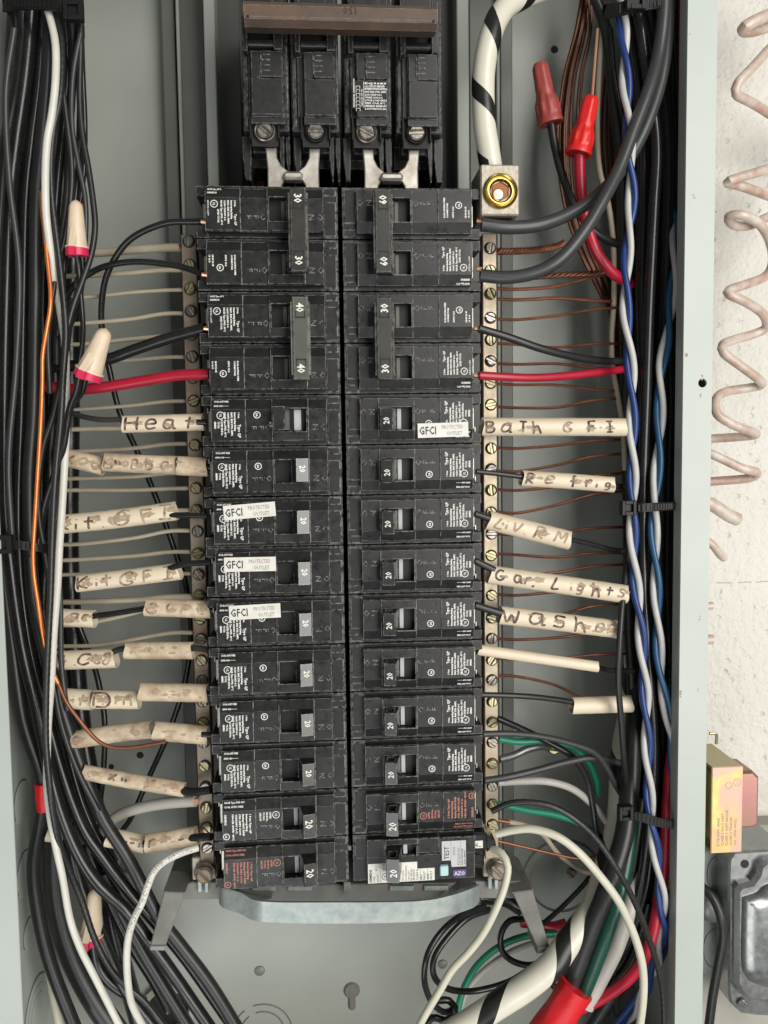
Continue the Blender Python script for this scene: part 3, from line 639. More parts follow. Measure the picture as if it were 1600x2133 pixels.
# the arc-fault breaker, bottom right
def make_afci():
    t = thing('test_breaker', 'black breaker with white label, TEST panel and purple tag, bottom right', 'circuit breaker', group=G1)
    bb, bt = MB(), MB()
    bb.box(0, 64.5, 0, 46, -12.4, 12.4, 0.35); bb.box(1, 6.5, -0.7, .4, 0, 11.4, .25)
    bt.box(7.2, 16.4, -4.6, .5, 2.0, 11.6, .3); bt.box(16.4, 33.8, -5.4, .5, 8.6, 11.8, .3); bt.box(33.8, 45, -5.6, .5, 3.6, 11.8, .4)
    bt.box(45, 64, -4.8, .5, 2.0, 11.2, .3); bt.box(7.2, 64, -3.6, .5, -12.0, 2.2, .4); bt.box(16.4, 17.2, -5.2, .5, 2.2, 8.6); bt.box(33.0, 33.8, -5.2, .5, 2.2, 8.6)
    bb.build('case', M['bakelite'], t); bt.build('cover', M['bakelite_top'], t)
    mb = MB(); mb.box(17.2, 33, .6, 1.2, 2.2, 8.6); mb.build('shaded_slot_floor', M['dark'], t)
    mb = MB(); mb.box(26.2, 28.4, -3, 1, 2.6, 8.2, .2); mb.build('indicator_strip', M['slot_white'], t)
    hm, f0 = handle_mb(1.0, False, True); h = hm.build('handle', M['handle'], t); nm = MB()
    put_text(nm, '20', 5.0, 21.6, -0.8, 0, 90, 'CENTER', bold=0.10, sx=0.85, yfun=lambda x, z: f0+0.2-(x-16.8)*0.193-0.09); nm.build('rating_number', M['print'], h)
    mb = MB(); mb.prism([(7.6, -12), (42.5, -12), (42.5, -5.4), (33.4, -5.4), (33.4, -1.6), (7.6, -1.6)], -3.8, -3.5); wl = mb.build('white_label', M['sticker'], t)
    tx = MB(); Y = -3.86
    put_text(tx, 'SIEMENS', 1.9, 9.6, -11.6, Y, 90, bold=.05); put_text(tx, 'TYPE', 1.5, 11.4, -11.6, Y, 90); put_text(tx, 'QFGA2', 1.5, 13.2, -11.6, Y, 90, sx=.9); put_text(tx, '40\u00b0C', 1.4, 12.4, -5.6, Y, 90)
    put_text(tx, 'HACR', 1.5, 16.4, -5.8, Y, 90)
    ring(tx, 16.6, -8.8, Y, 1.9, .3); put_text(tx, 'UL', 1.7, 17.2, -8.8, Y, 90, 'CENTER', sx=.8, bold=.04)
    for i, l in enumerate(['LISTED', 'Circuit Breaker', 'GFCI and', 'Combination', 'AFCI LISTED', 'Interrupting Rating', '10kA 120V~', 'Max. RMS Sym.']): put_text(tx, l, 1.25, 20.0+i*1.55, -11.6, Y, 90, sx=.85)
    for i, l in enumerate(['AFCI/GFCI', 'CLASS A', 'ARC', 'FAULT', 'GND', 'FAULT']): put_text(tx, l, 1.6, 32.2+i*1.72+(.25 if i > 1 else 0)+(.2 if i > 3 else 0), -11.6, Y, 90, bold=.02, sx=0.8 if i == 0 else 1)
    for u in (14.0, 29.9, 35.0, 38.8): bar(tx, u, -11.9, u+.12, -5.6, Y)
    tx.build('label_print', M['print_dark'], wl)
    mb = MB(); mb.prism([(46.3, -1.2), (50.8, -1.2), (51.4, -4.8), (59.0, -4.8), (59.0, 9.2), (46.3, 9.2)], -5.0, -4.5); mb2 = mb.build('test_panel', M['sticker_gray'], t); mb2.location.y = 0.0
    tx = MB(); put_text(tx, 'TEST', 3.6, 50.0, -0.6, -5.05, 90, bold=.04, sx=.9)
    put_text(tx, 'AG022', 1.6, 53.2, 1.4, -5.05, 90); put_text(tx, 'P231Q031150', 1.7, 55.6, -4.0, -5.05, 90, sx=.95); put_text(tx, 'DATE CODE 00 BHP', 1.0, 57.3, -4.0, -5.05, 90, bold=.03); put_text(tx, 'QFGA2 GFAFUP16', 1.0, 58.7, -4.0, -5.05, 90, bold=.03)
    bar(tx, 51.0, -4.4, 51.1, 9.0, -5.05); bar(tx, 56.0, -4.4, 56.1, 9.0, -5.05)
    tx.build('label_print', M['print_dark'], mb2)
    mb = MB(); mb.box(45.2, 49.6, -5.6, 0, -9.4, -3.8, .5); mb.build('test_button', M['pale_blue'], t)
    mb = MB(); mb.prism([(52.2, -10.2), (52.8, -10.8), (58.6, -10.8), (59.2, -10.2), (59.2, -7.6), (58.6, -7.0), (52.8, -7.0), (52.2, -7.6)], -4.0, -3.5); pt = mb.build('purple_tag', M['purple'], t)
    tx = MB(); put_text(tx, 'AZO', 2.8, 52.9, -9.9, -4.06, 0, bold=.05, sx=.95); tx.build('tag_lettering', M['sticker'], pt)
    # moulded neutral terminal
    mb = MB(); mb.box(61.5, 71, -2.5, 20, 1.5, 11.5, 1.2); mb.box(62, 69.5, -1.5, 22, -8.6, 2.2, 1.2); mb.prism([(70, 10), (75.5, 6), (76, 3), (71, 0)], -1, 14, .5); mb.build('neutral_terminal', M['black_pvc'], t)
    mb = MB(); mb.lathe([(3.1, -.3), (2.9, -.6), (2.4, -.5), (2.3, 0)], 24, (65.6, -1.5, -3.2)); mb.build('terminal_ring', M['nylon'], t, smooth=True)
    mb = MB(); mb.lathe([(2.35, 0), (.01, -.1)], 20, (65.6, -1.5, -3.2)); mb.build('terminal_opening', M['dark'], t)
    mb = MB(); mb.box(62.6, 68.4, -2.75, -2.4, 3.4, 7.4, .1); tg = mb.build('neutral_marker', M['sticker'], t)
    tx = MB(); put_text(tx, 'N', 3.0, 63.4, 4.3, -2.82, 0, bold=.06); bar(tx, 66.2, 4.2, 67.4, 4.6, -2.82); tx.build('tag_lettering', M['print_dark'], tg)
    return t
af = make_afci(); place(af, 'R', 13)
# ------------------------------------------------------------------ main breaker
def zp(py, d=0): return P(700, py, d).z
def xp(px, d=0, py=200): return P(px, py, d).x
mn = thing('main_breaker', 'large black four-pole main breaker with brown handle bar marked 150', 'main breaker', (xp(712), 60, zp(180)))
ml = Vector((-xp(712), -60, -zp(180)))*S
def mpart(mb, n, m, **k):
    o = mb.build(n, m, mn, **k); o.location = ml; return o
PB = ((506, 602), (607, 706), (717, 815), (825, 921)); PLT = ((524, 590), (635, 698), (744, 807), (852, 912)); SLT = ((519, 572), (628, 682), (738, 791), (846, 899)); SCX = (554, 658, 762, 864)
for i in range(4):
    case = MB(); cov = MB(); d = 2
    xl, xr_ = xp(PB[i][0], d), xp(PB[i][1], d)
    case.box(xl, xr_, d, 55, zp(272), zp(-60), .5)
    case.box(xl+.8, xl+2.2, d-1.2, d+1, zp(262), zp(60), .3); case.box(xr_-2.2, xr_-.8, d-1.2, d+1, zp(262), zp(60), .3)
    sx0 = SCX[i]
    for xa_, xb_ in ((PB[i][0]-4 if i in (0, 2) else PB[i][0]+3, sx0-33), (sx0+26, sx0+36), (sx0+39, PB[i][1]+(0 if i in (0, 2) else 1))):
        if xb_-xa_ < 4: continue
        case.prism([(xp(xa_, 8), zp(274)), (xp(xb_, 8), zp(272)), (xp(xb_, 8), zp(322)), (xp(xb_-2, 8), zp(366)), (xp(xa_+5, 8), zp(366)), (xp(xa_, 8), zp(315))], 8, 50, .4)
    case.box(xl+.5, xr_-.5, 20, 50, zp(352, 20), zp(270))
    case.box(xp(sx0-30, 12), xp(sx0+28, 12), 11, 40, zp(322, 12), zp(268), .5)
    mpart(case, 'pole_case', M['main_black'])
    x0, x1 = xp(PLT[i][0], -4), xp(PLT[i][1], -4); s0, s1 = xp(SLT[i][0], -4), xp(SLT[i][1], -4)
    cov.box(xl+3.0, xr_-2.4, .2, 3, zp(244), zp(-50), .4)
    cov.box(x0, x1, -4.2, 1, zp(242, -4), zp(165, -4), .4); cov.box(x0, x0+4.4, -3.6, 1, zp(165, -4)+.1, zp(108, -4), .3)
    cov.box(x0+4.5, x1, -4.5, 1, zp(164, -4)+.1, zp(109, -4), .3)
    cov.box(s0-2.6, s0-.1, -5.2, 1, zp(112, -4), zp(-40, -4), .3); cov.box(s1+.1, x1+.4, -5.2, 1, zp(108, -4), zp(-40, -4), .3)
    cov.box(s0, s1, -5, 1, zp(58, -4), zp(-40, -4), .3)
    cov.box(x0-.5, x1+.5, -2.4, 1.5, zp(264), zp(242)-.1, .3)
    mpart(cov, 'pole_cover', M['main_black'])
    mb = MB(); mb.box(s0, s1, -.2, .1, zp(108, -4), zp(58, -4)); mpart(mb, 'shaded_slot_floor', M['dark'])  # slot depth shown by a sheet coloured as dark as its shade
    mb = MB(); mb.tube([Vector((s0+.2, -2.2, zp(92, -4))), Vector((s1-.2, -2.2, zp(92, -4)))], 2.2, 12); mpart(mb, 'slot_roller', M['black_pvc'], smooth=True)
    mb = MB()
    for k in range(4): mb.box(x1-9-(k % 2)*.8, x1-6, -4.8, -4.4, zp(118+k*11, -4)-.25, zp(118+k*11, -4)+.25)
    for k in range(3): mb.box(x1-10.4, x1-10.0, -4.8, -4.4, zp(122+k*14, -4)-1.2, zp(122+k*14, -4)+.8)
    o = mpart(mb, 'embossed_lettering', M['tie_bar']); o['kind'] = 'stuff'
    sx_, sz_ = xp(SCX[i], 8, 288), zp(288, 8)
    mb = MB(); mb.box(sx_-6.4, sx_+6.4, 1.3, 1.8, sz_-7, sz_+6.6); mb.box(sx_-7.2, sx_-6.4, -1.2, 10, sz_-4, sz_+7.2, .2); mb.box(sx_+6.4, sx_+7.2, -1.2, 10, sz_-4, sz_+7.2, .2); mb.box(sx_-7.2, sx_+7.2, -1.2, 8, sz_+6.4, sz_+7.2, .2)
    mpart(mb, 'screw_pocket', M['dark'])
    mb = MB(); mb.lathe([(5.2, 1.2), (5.2, -1.6), (4.7, -2.0), (4.2, -1.6), (4.1, 1)], 28, (sx_, 1, sz_)); mpart(mb, 'screw_collar', M['steel'] if i in (0, 2) else M['nylon'], smooth=True)
    s_ = add_screw(mn, sx_-xp(712), .4-60, sz_-zp(180), 3.9, 2.0, 'steel', (0.7, 0.0, 0.45, -0.05)[i], slotw=0.17)
# handle bar
mb = MB(); hx0, hx1 = xp(510, -16, 35), xp(908, -16, 35)
mb.sweepx([(P(700, 57, -16).z, -9), (P(700, 56, -20).z, -18), (P(700, 42, -22).z, -21.5), (P(700, 38, -22).z, -22), (P(700, 14, -22).z, -22), (P(700, 8, -20).z, -20), (P(700, 4, -16).z, -9)], hx0, hx1)
hb = mpart(mb, 'handle_bar', M['brown_bar'])
mb = MB(); put_text(mb, '150', 4.6, xp(712, -22, 22)+4, P(700, 14, -22).z, -22.1, 180, 'CENTER', bold=0.02); o = mb.build('rating_number', mat('num_dim', (0.02, 0.014, 0.01), .6), hb)
mb = MB()
for px in (517, 903): mb.box(xp(px-3, -21, 38), xp(px+2, -21, 38), -22.08, -21, P(700, 41, -22).z, P(700, 36, -22).z)
mb.build('pin_hole', M['dark'], hb)
# label with rating print
mb = MB(); lx0, lx1, lz0, lz1 = xp(733, -5), xp(804, -5), zp(225, -5), zp(167, -5); mb.box(lx0, lx1, -5.0, -4.1, lz0, lz1); lb = mpart(mb, 'rating_label', M['dark'], label='small printed rating sticker on third pole')
tx = MB(); Y = -5.07
for i, l in enumerate(['EQ9683', '1-2-3 CIRCUIT BREAKER', 'INTERRUPTING RATING', 'MAX RMS SYM. AMPS', '22,000 120/240 V.A.C.', '3 PHASE 10,000 A.C.', '2 POLE LOAD ENDS', 'TERM. CU-AL 40\u00b0C', 'SIEMENS ENERGY', '& AUTOMATION, INC.']):
    put_text(tx, l, 1.25, lx0+6.2, lz1-1.6-i*1.33, Y, 0, bold=.03, sx=10.8/(len(l)*1.25*.56))
bar(tx, lx0+5.7, lz0+.3, lx0+5.9, lz1-.3, Y); bar(tx, lx0+6.2, lz1-3.35, lx1-.4, lz1-3.25, Y)
for k in range(7): 
    z0 = lz1-2.6-k*1.75; bar(tx, lx0+2, z0, lx0+4, z0+.15, Y); bar(tx, lx0+2, z0-1.2, lx0+2.2, z0, Y); bar(tx, lx0+3.8, z0-1.2, lx0+4, z0, Y)
put_text(tx, 'MECHANICAL CONNECTION', 1.0, lx0+1.4, lz0+.5, Y, 90, bold=.03); put_text(tx, 'LINE LOAD OFF ON', 0.9, lx0+5.2, lz0+1, Y, 90, bold=.02)
tx.build('label_print', M['print'], lb)
# silver U clips between the poles
for a, b in ((566, 655), (768, 862)):
    mb = MB(); d = 5; dz = lambda py: P(700, py, d).z; xx = lambda px: P(px, 340, d).x
    L_, R_ = xx(a), xx(b)
    for sx in (1, -1):
        base = L_ if sx == 1 else R_
        pr = [(-.4, dz(309)), (5.0, dz(309)), (5.2, dz(330)), (7.2, dz(346)), (10.4, dz(357)), (10.6, dz(366)), (9.0, dz(374)), (7.2, dz(386)), (7.2, dz(420)), (0.2, dz(420)), (.4, dz(350))]
        mb.prism([(base+sx*(x-2.5), z) for x, z in pr], d, d+2.6, .5)
    mb.box(L_+5.6, R_-5.6, d-3.5, d+4, dz(379), dz(362), 1.2)
    mpart(mb, 'bus_strap', M['bus_clip'], smooth=True)
mb = MB(); mb.box(xp(532, 40, 370), xp(550, 40, 370), 40, 60, zp(430, 40), zp(350, 40)); mpart(mb, 'copper_bus', M['copper']); mb = MB(); mb.box(xp(868, 40, 370), xp(884, 40, 370), 40, 60, zp(430, 40), zp(350, 40)); mpart(mb, 'copper_bus', M['copper'])
# ------------------------------------------------------------------ terminal bars
def term_bar(side):
    if side == 'L': top, bot, px0, px1, m, d = (398, 488), (427, 1822), 385, 412, 'bar_left', 20
    else: top, bot, px0, px1, m, d = (1022, 486), (1023, 1790), 1008, 1037, 'bar_right', 20
    a = P(*top, d); b = P(*bot, d); x = (a.x+b.x)/2; hw = 3.9
    lab = 'long tarnished brown terminal bar with slotted screws left of the breakers' if side == 'L' else 'long brassy terminal bar with slotted screws right of the breakers'
    t = thing('terminal_bar', lab, 'terminal bar', (x, d, (a.z+b.z)/2), group='terminal bars beside the breakers'); zc = (a.z+b.z)/2
    mb = MB(); mb.box(-hw, hw, 0, 9, b.z-zc, a.z-zc, 0.5); mb.build('bar', M[m], t)
    ys = [503, 552, 602, 648, 697, 743, 787, 835, 880, 927, 975, 1017, 1062, 1107, 1153, 1197, 1240, 1290, 1331, 1376, 1418, 1462, 1506, 1547, 1596, 1640, 1683, 1725, 1768] if side == 'L' else \
         [517, 564, 612, 662, 708, 752, 798, 843, 887, 934, 977, 1021, 1067, 1112, 1157, 1200, 1240, 1287, 1330, 1375, 1416, 1461, 1504, 1546, 1590, 1637, 1675, 1717]
    for i, y in enumerate(ys):
        z = P(top[0], y, d).z-zc
        mk = 'brass_screw' if (i*7+3) % 5 < 3 else 'steel'
        mb_ = None
        if ('well', 0) not in SC:
            q = MB(); q.lathe([(3.25, -.05), (3.2, -.12), (2.9, -.12), (.01, -.06)], 24); SC['well', 0] = q.mesh('screw_seat', M['dark'])
        o = link('screw_seat', SC['well', 0], t); o.location = Vector((0.3, 0, z))*S
        add_screw(t, 0.3+random.uniform(-.2, .2), 0, z, 2.85, random.choice((1.3, 1.9, 2.4, 1.6)), mk, random.choice((1.57, 0.9, 0.5, 0.2, -0.4, 1.3, 2.2))+random.uniform(-.2, .2), slotw=0.2)
    return t
term_bar('L'); term_bar('R')
# big bolts under the bars
for px, py, lab in ((427, 1818, 'large dull bolt at the foot of the left terminal bar'), (1036, 1812, 'large dull bolt at the foot of the right terminal bar')):
    p = P(px, py, 18); t = thing('terminal_bolt', lab, 'bolt', p, group='bolts at the foot of the terminal bars')
    mb = MB(); mb.box(-7.4, 5.5, 3, 8, -5.5, 7.2, .6); mb.build('clamp_plate', M['lug_block'], t)
    mb = MB(); mb.lathe([(5.8, 3.2), (5.8, 0), (5.3, -.5), (4.9, -.4), (4.7, -.9)], 28); mb.build('washer', M['steel'], t, smooth=True)
    s_ = add_screw(t, 0, -.6, 0, 4.6, 3.2, 'bar_left', 0.8, slotw=0.14)
    mb = MB(); mb.box(-4.6, -2.4, 3, 7, -12.5, -5.4, .3); mb.box(-.9, 1.1, 3, 7, -13, -5.4, .3); mb.build('prong', M['galv'], t)
# mechanical lug at top right
p = P(1042, 399, -2); t = thing('neutral_lug', 'square aluminium lug with a gold hex socket screw under the striped cable', 'cable lug', p)
mb = MB(); mb.box(-9.8, 9.8, 0, 26, -11.5, 13.2, .7); mb.build('lug_body', M['lug_block'], t)
mb = MB(); mb.lathe([(8.7, .3), (8.7, -.9), (8.0, -1.6), (7.2, -1.2), (6.9, -.7), (6.4, -1.3), (5.9, -1.3), (4.6, .4)], 40); mb.build('socket_ring', M['gold_ring'], t, smooth=True)
mb = MB(); vs = []; hexr = [(4.7*math.cos(math.pi/3*k+.5), 4.7*math.sin(math.pi/3*k+.5)) for k in range(6)]
vs = [(x, -.75, z) for x, z in hexr]+[(x*.55, -.1-.0, z*.55) for x, z in hexr]
mb.add([(x, -1.0, z) for x, z in hexr]+[(x, -.2, z) for x, z in hexr]+[(x*.6, -.2, z*.6) for x, z in hexr], [(k, (k+1) % 6, 6+(k+1) % 6, 6+k) for k in range(6)]+[(6+k, 6+(k+1) % 6, 12+(k+1) % 6, 12+k) for k in range(6)]+[tuple(range(12, 18))])
mb.build('hex_socket', M['rust_inside'], t)
mb = MB(); mb.lathe([(3.0, -.35), (2.4, -.9), (.01, -1.1)], 16, (-1.2, 0, -1.6)); mb.build('set_screw', M['copper_new'], t, smooth=True)
mb = MB(); mb.box(-7, 7, 3, 14, -11.9, -11.45); mb.build('lug_opening', M['dark'], t)
# ------------------------------------------------------------------ wires
def path(pts, d=None, step=2.5):
    out = []; n = len(pts)
    for i, p in enumerate(pts):
        if len(p) == 3: dd = p[2]
        elif isinstance(d, (tuple, list)): dd = d[0]+(d[1]-d[0])*i/(n-1) if len(d) == 2 else d[min(i, len(d)-1)]
        else: dd = d
        out.append(P(p[0], p[1], dd))
    return spline(out, step)
def wire(label, mk, pts, wpx, d=20, name='wire', cat='wire', n=12, group=None, wob=0.0, seg=2.5, ends=None, mod=None):
    pp = path(pts, d, seg); m = len(pp); mid = pts[len(pts)//2]; dm = mid[2] if len(mid) == 3 else (sum(d)/len(d) if isinstance(d, (tuple, list)) else d)
    r = wpx/2*mmpx(mid[0], mid[1], dm)
    if wob:
        ph = random.uniform(0, 9)
        pp = [p+Vector((0, wob*math.sin(i*.21+ph), wob*math.sin(i*.17+ph*2))) for i, p in enumerate(pp)]
    mb = MB(); rr = [r*wf for wf in ends(m)] if ends else r
    mb.tube(pp, rr, n, mod=mod); o = mb.build(name, M[mk], smooth=True); tag(o, label, cat, group)
    return o, pp, r
def frame_at(pp, s):
    i = 0; acc = 0.0
    for i in range(len(pp)-1):
        L_ = (pp[i+1]-pp[i]).length
        if acc+L_ >= s or i == len(pp)-2: break
        acc += L_
    f = (s-acc)/max(1e-6, (pp[i+1]-pp[i]).length); p = pp[i].lerp(pp[i+1], f)
    T = (pp[min(i+2, len(pp)-1)]-pp[max(i-1, 0)]).normalized(); V = (CAM-p).normalized(); N_ = (V-T*V.dot(T)).normalized()
    return p, T, N_, N_.cross(T)
def on_tube(pp, r, s, h, off=0.06):
    p, T, N_, B = frame_at(pp, s); a = h/r
    return p+(N_*math.cos(a)+B*math.sin(a))*(r+off)
def length(pp): return sum((pp[i+1]-pp[i]).length for i in range(len(pp)-1))
def text_on_wire(pp, r, txt, size, s0, parent, mk='print_dark', h0=0.0, flip=False, bold=0.0):
    vs, fs = glyphs(txt, size, 'LEFT', bold); mb = MB(); L_ = length(pp)
    o = []
    for a, b, _ in vs:
        s = s0+a if not flip else s0-a
        hh = (b-size*.35) if not flip else -(b-size*.35)
        o.append(on_tube(pp, r, max(0, min(L_-.01, s)), hh+h0, 0.05))
    mb.add(o, fs); return mb.build('printed_lettering', M[mk], parent)
# handwriting: strokes in a 1-high box
HW = {
 'H': (.8, [[(.05,1),(.0,0)], [(.75,1.0),(.7,0)], [(.0,.5),(.75,.55)]]), 'e': (.6, [[(.05,.35),(.55,.4),(.45,.62),(.2,.62),(.03,.35),(.15,.05),(.55,.12)]]),
 'a': (.65, [[(.5,.6),(.15,.6),(.02,.25),(.2,.03),(.45,.2),(.5,.62)], [(.5,.4),(.55,.05),(.68,.08)]]), 't': (.55, [[(.3,.95),(.25,.05)], [(.0,.6),(.6,.62)]]),
 'K': (.65, [[(.05,1),(.05,0)], [(.6,.95),(.1,.45),(.6,.02)]]), 'i': (.2, [[(.1,.5),(.1,.05)], [(.1,.75),(.1,.8)]]), '.': (.2, [[(.08,.05),(.12,.08)]]), ',': (.2, [[(.12,.1),(.04,-.12)]]),
 'G': (.75, [[(.7,.85),(.4,.98),(.05,.6),(.1,.2),(.45,.02),(.7,.3),(.35,.4)]]), 'F': (.65, [[(.05,1),(.08,0)], [(.05,.95),(.65,.98)], [(.06,.5),(.5,.52)]]), 'I': (.55, [[(.3,1),(.28,0)], [(.0,.98),(.6,1)], [(.0,.02),(.58,.0)]]),
 'B': (.6, [[(.05,1),(.02,0)], [(.05,.98),(.5,.85),(.4,.55),(.08,.5),(.55,.35),(.45,.03),(.02,.02)]]), 'h': (.55, [[(.05,1),(.05,0)], [(.05,.45),(.3,.58),(.5,.0)]]), 'T': (.6, [[(.3,1),(.3,0)], [(0,.98),(.62,.98)]]),
 'R': (.65, [[(.05,1),(.03,0)], [(.05,.98),(.5,.85),(.4,.5),(.06,.48),(.62,.02)]]), 'f': (.5, [[(.5,.9),(.3,.95),(.25,0)], [(.0,.5),(.5,.52)]]), 'r': (.45, [[(.08,.6),(.1,.0)], [(.1,.4),(.3,.6),(.45,.52)]]),
 'g': (.55, [[(.45,.6),(.1,.55),(.1,.25),(.45,.3),(.45,.6),(.45,-.1),(.1,-.15)]]), 'L': (.6, [[(.35,1),(.05,.1),(.6,.05)]]), 'v': (.5, [[(.0,.6),(.22,.05),(.5,.65)]]), 'M': (.8, [[(.0,0),(.1,.95),(.4,.4),(.7,.98),(.75,0)]]),
 'W': (.95, [[(.0,.95),(.2,.05),(.5,.6),(.7,.05),(.98,1)]]), 's': (.5, [[(.5,.62),(.15,.62),(.1,.42),(.42,.28),(.35,.04),(.0,.06)]]), 'S': (.6, [[(.6,.95),(.2,.98),(.08,.7),(.5,.45),(.45,.06),(.0,.05)]]),
 'o': (.6, [[(.3,.6),(.05,.35),(.25,.04),(.55,.3),(.3,.62)]]), 'c': (.5, [[(.5,.55),(.15,.58),(.03,.25),(.25,.03),(.52,.12)]]), 'n': (.55, [[(.05,.6),(.05,.02)], [(.05,.4),(.35,.62),(.5,.02)]]), 'D': (.85, [[(.1,1.0),(.0,.05)], [(.0,.95),(.6,.95),(.85,.5),(.6,.05),(.1,.0)]]),
 'd': (.6, [[(.5,.5),(.15,.6),(.03,.2),(.3,.03),(.5,.3)], [(.52,1),(.52,.02)]]), 'N': (.7, [[(.02,0),(.05,1),(.6,.05),(.65,1)]]), '8': (.5, [[(.3,.95),(.08,.72),(.4,.4),(.25,.03),(.05,.25),(.4,.65),(.3,.95)]]), 'x': (.5, [[(.0,.6),(.5,.0)], [(.5,.65),(.02,.02)]]),
 '~': (.7, [[(.05,.7),(.2,.3)], [(.35,.55),(.5,.5),(.45,.3)]]), '-': (.5, [[(.05,.4),(.45,.42)]]), 'b': (.55, [[(.05,1),(.03,.03),(.4,.1),(.45,.45),(.08,.5)]]), 'u': (.55, [[(.02,.6),(.08,.08),(.4,.1),(.5,.6)], [(.5,.6),(.52,.02)]]), 'w': (.8, [[(.0,.6),(.18,.05),(.4,.45),(.6,.05),(.8,.65)]]),
}
def ribbon(mb, pts, hw, mapf):
    # smooth the stroke, then a strip of quads with round ends, laid on the tube by mapf
    q = [Vector((a, b, 0)) for a, b in pts]; q = spline(q, 0.5) if len(q) > 2 else [q[0].lerp(q[1], k/6) for k in range(7)]
    vs = []; f = []; n = len(q)
    for i in range(n):
        T = (q[min(i+1, n-1)]-q[max(i-1, 0)]); T = T.normalized() if T.length > 1e-6 else Vector((1, 0, 0)); nn = Vector((-T.y, T.x, 0))
        k = hw*random.uniform(.82, 1.1)*(0.65 if i in (0, n-1) else 1)
        vs += [mapf(q[i].x+nn.x*k, q[i].y+nn.y*k), mapf(q[i].x-nn.x*k, q[i].y-nn.y*k)]
    f = [(2*i, 2*i+1, 2*i+3, 2*i+2) for i in range(n-1)]
    mb.add(vs, f)
def smear(mb, cx_, cy_, rx, ry, mapf):
    n = 11; ph = random.uniform(0, 6)
    vs = [mapf(cx_+rx*math.cos(2*math.pi*k/n)*(1+.3*math.sin(3*k+ph)), cy_+ry*math.sin(2*math.pi*k/n)*(1+.3*math.cos(2*k+ph))) for k in range(n)]+[mapf(cx_, cy_)]
    mb.add(vs, [(k, (k+1) % n, n) for k in range(n)])
hwr = random.Random(11)
SLG = 'beige marker sleeves on the hot wires'
def sleeve(label, pts, wpx, d, words='', ink='ink', smears=0, name='marker_sleeve', hgt=0.5, tint='sleeve', flat=0.86, group=SLG, h0=0.0):
    """words: list of (fraction along, text, size factor, ink)"""
    pp = path(pts, d, 2.0); r = wpx/2*mmpx(pts[0][0], pts[0][1], d if not isinstance(d, tuple) else d[0]); L_ = length(pp); n = 24; m = len(pp)
    mb = MB(); vs = []; f = []
    rings = []
    for lay, rr in ((0, r), (1, r*0.88)):
        for i in range(m):
            s = L_*i/(m-1); p, T, N_, B = frame_at(pp, s)
            for k in range(n):
                a = 2*math.pi*k/n; sh = 0.0
                if i in (0, m-1): sh = (0.35*math.sin(a*1+1.1)+.18*math.sin(3*a))*r*0.35*(1 if i == 0 else -1)
                vs.append(p+T*sh+(N_*math.cos(a)*flat+B*math.sin(a))*rr*(1+0.012*math.sin(i*1.7+k)))
    for lay in (0, 1):
        b0 = lay*m*n
        for i in range(m-1):
            for k in range(n): j = (k+1) % n; f.append((b0+i*n+k, b0+i*n+j, b0+(i+1)*n+j, b0+(i+1)*n+k))
    for i in (0, m-1):
        for k in range(n): j = (k+1) % n; f.append((i*n+k, i*n+j, m*n+i*n+j, m*n+i*n+k))
    mb.add(vs, f); o = mb.build(name, M[tint], smooth=True); tag(o, label, 'wire marker', group)
    def mp(s, h):
        s = max(.1, min(L_-.1, s)); p, T, N_, B = frame_at(pp, s); a = h/r
        return p+(N_*math.cos(a)*flat+B*math.sin(a))*(r*1.014+.05)
    if smears:
        if smears >= 7: o.data.materials[0] = M['sleeve_dirty']
        sm = MB(); smears = smears//2+1
        for k in range(smears): smear(sm, random.uniform(.06, .94)*L_, random.uniform(-.55, .45)*r, random.uniform(.4, 2.3), random.uniform(.25, .9), lambda s, h: mp(s, h)-(Vector((0, -.0, 0))))
        so = sm.build('ink_smear', M['smudge'], o); so['kind'] = 'stuff'
    bymat = {}
    for fr, txt, sc, ik in (words or []):
        h = 2*r*hgt*sc*(1.3 if txt in 'eaosrcnuvwxhb8' else 1.08); s = fr*L_
        for ch in txt:
            if ch == ' ': s += h*.55; continue
            wd, st = HW[ch]; mbk = bymat.setdefault(ik, MB()); q1, q2, q3 = hwr.uniform(.85, 1.18), hwr.uniform(-.12, .22), hwr.uniform(-.07, .07); q4 = hwr.uniform(-.12, .12)
            for k in st: ribbon(mbk, [(s+(a*q1+(b-.5)*q2)*h*1.05, (b-(.5 if txt not in 'eaosrcnuvwx' else .34)+q3+a*q4)*h*.92+h0*r) for a, b in k], 0.50+.1*sc, mp)
            s += (wd*1.05+.3)*h
    if 'ink' in bymat or 'ink_faded' in bymat:
        sm2 = MB()
        for fr, txt, sc, ik in words:
            if ik == 'smudge' or hwr.random() < (.25 if smears < 4 else .0): continue
            h = 2*r*hgt*sc
            for _ in range(1 if smears < 4 else 2): smear(sm2, fr*L_+h*hwr.uniform(.2, .9), hwr.uniform(-.3, .3)*r, h*hwr.uniform(.25, .5), h*hwr.uniform(.14, .32), lambda s, hh: mp(s, hh)+(pp[0]-CAM).normalized()*.02)
        if sm2.v:
            q = sm2.build('ink_smear', M['smudge'], o); q['kind'] = 'stuff'
    for ik, mbk in bymat.items():
        q = mbk.build('handwriting', M[ik], o); q['kind'] = 'stuff'
    return o
I, FD = 'ink', 'ink_faded'
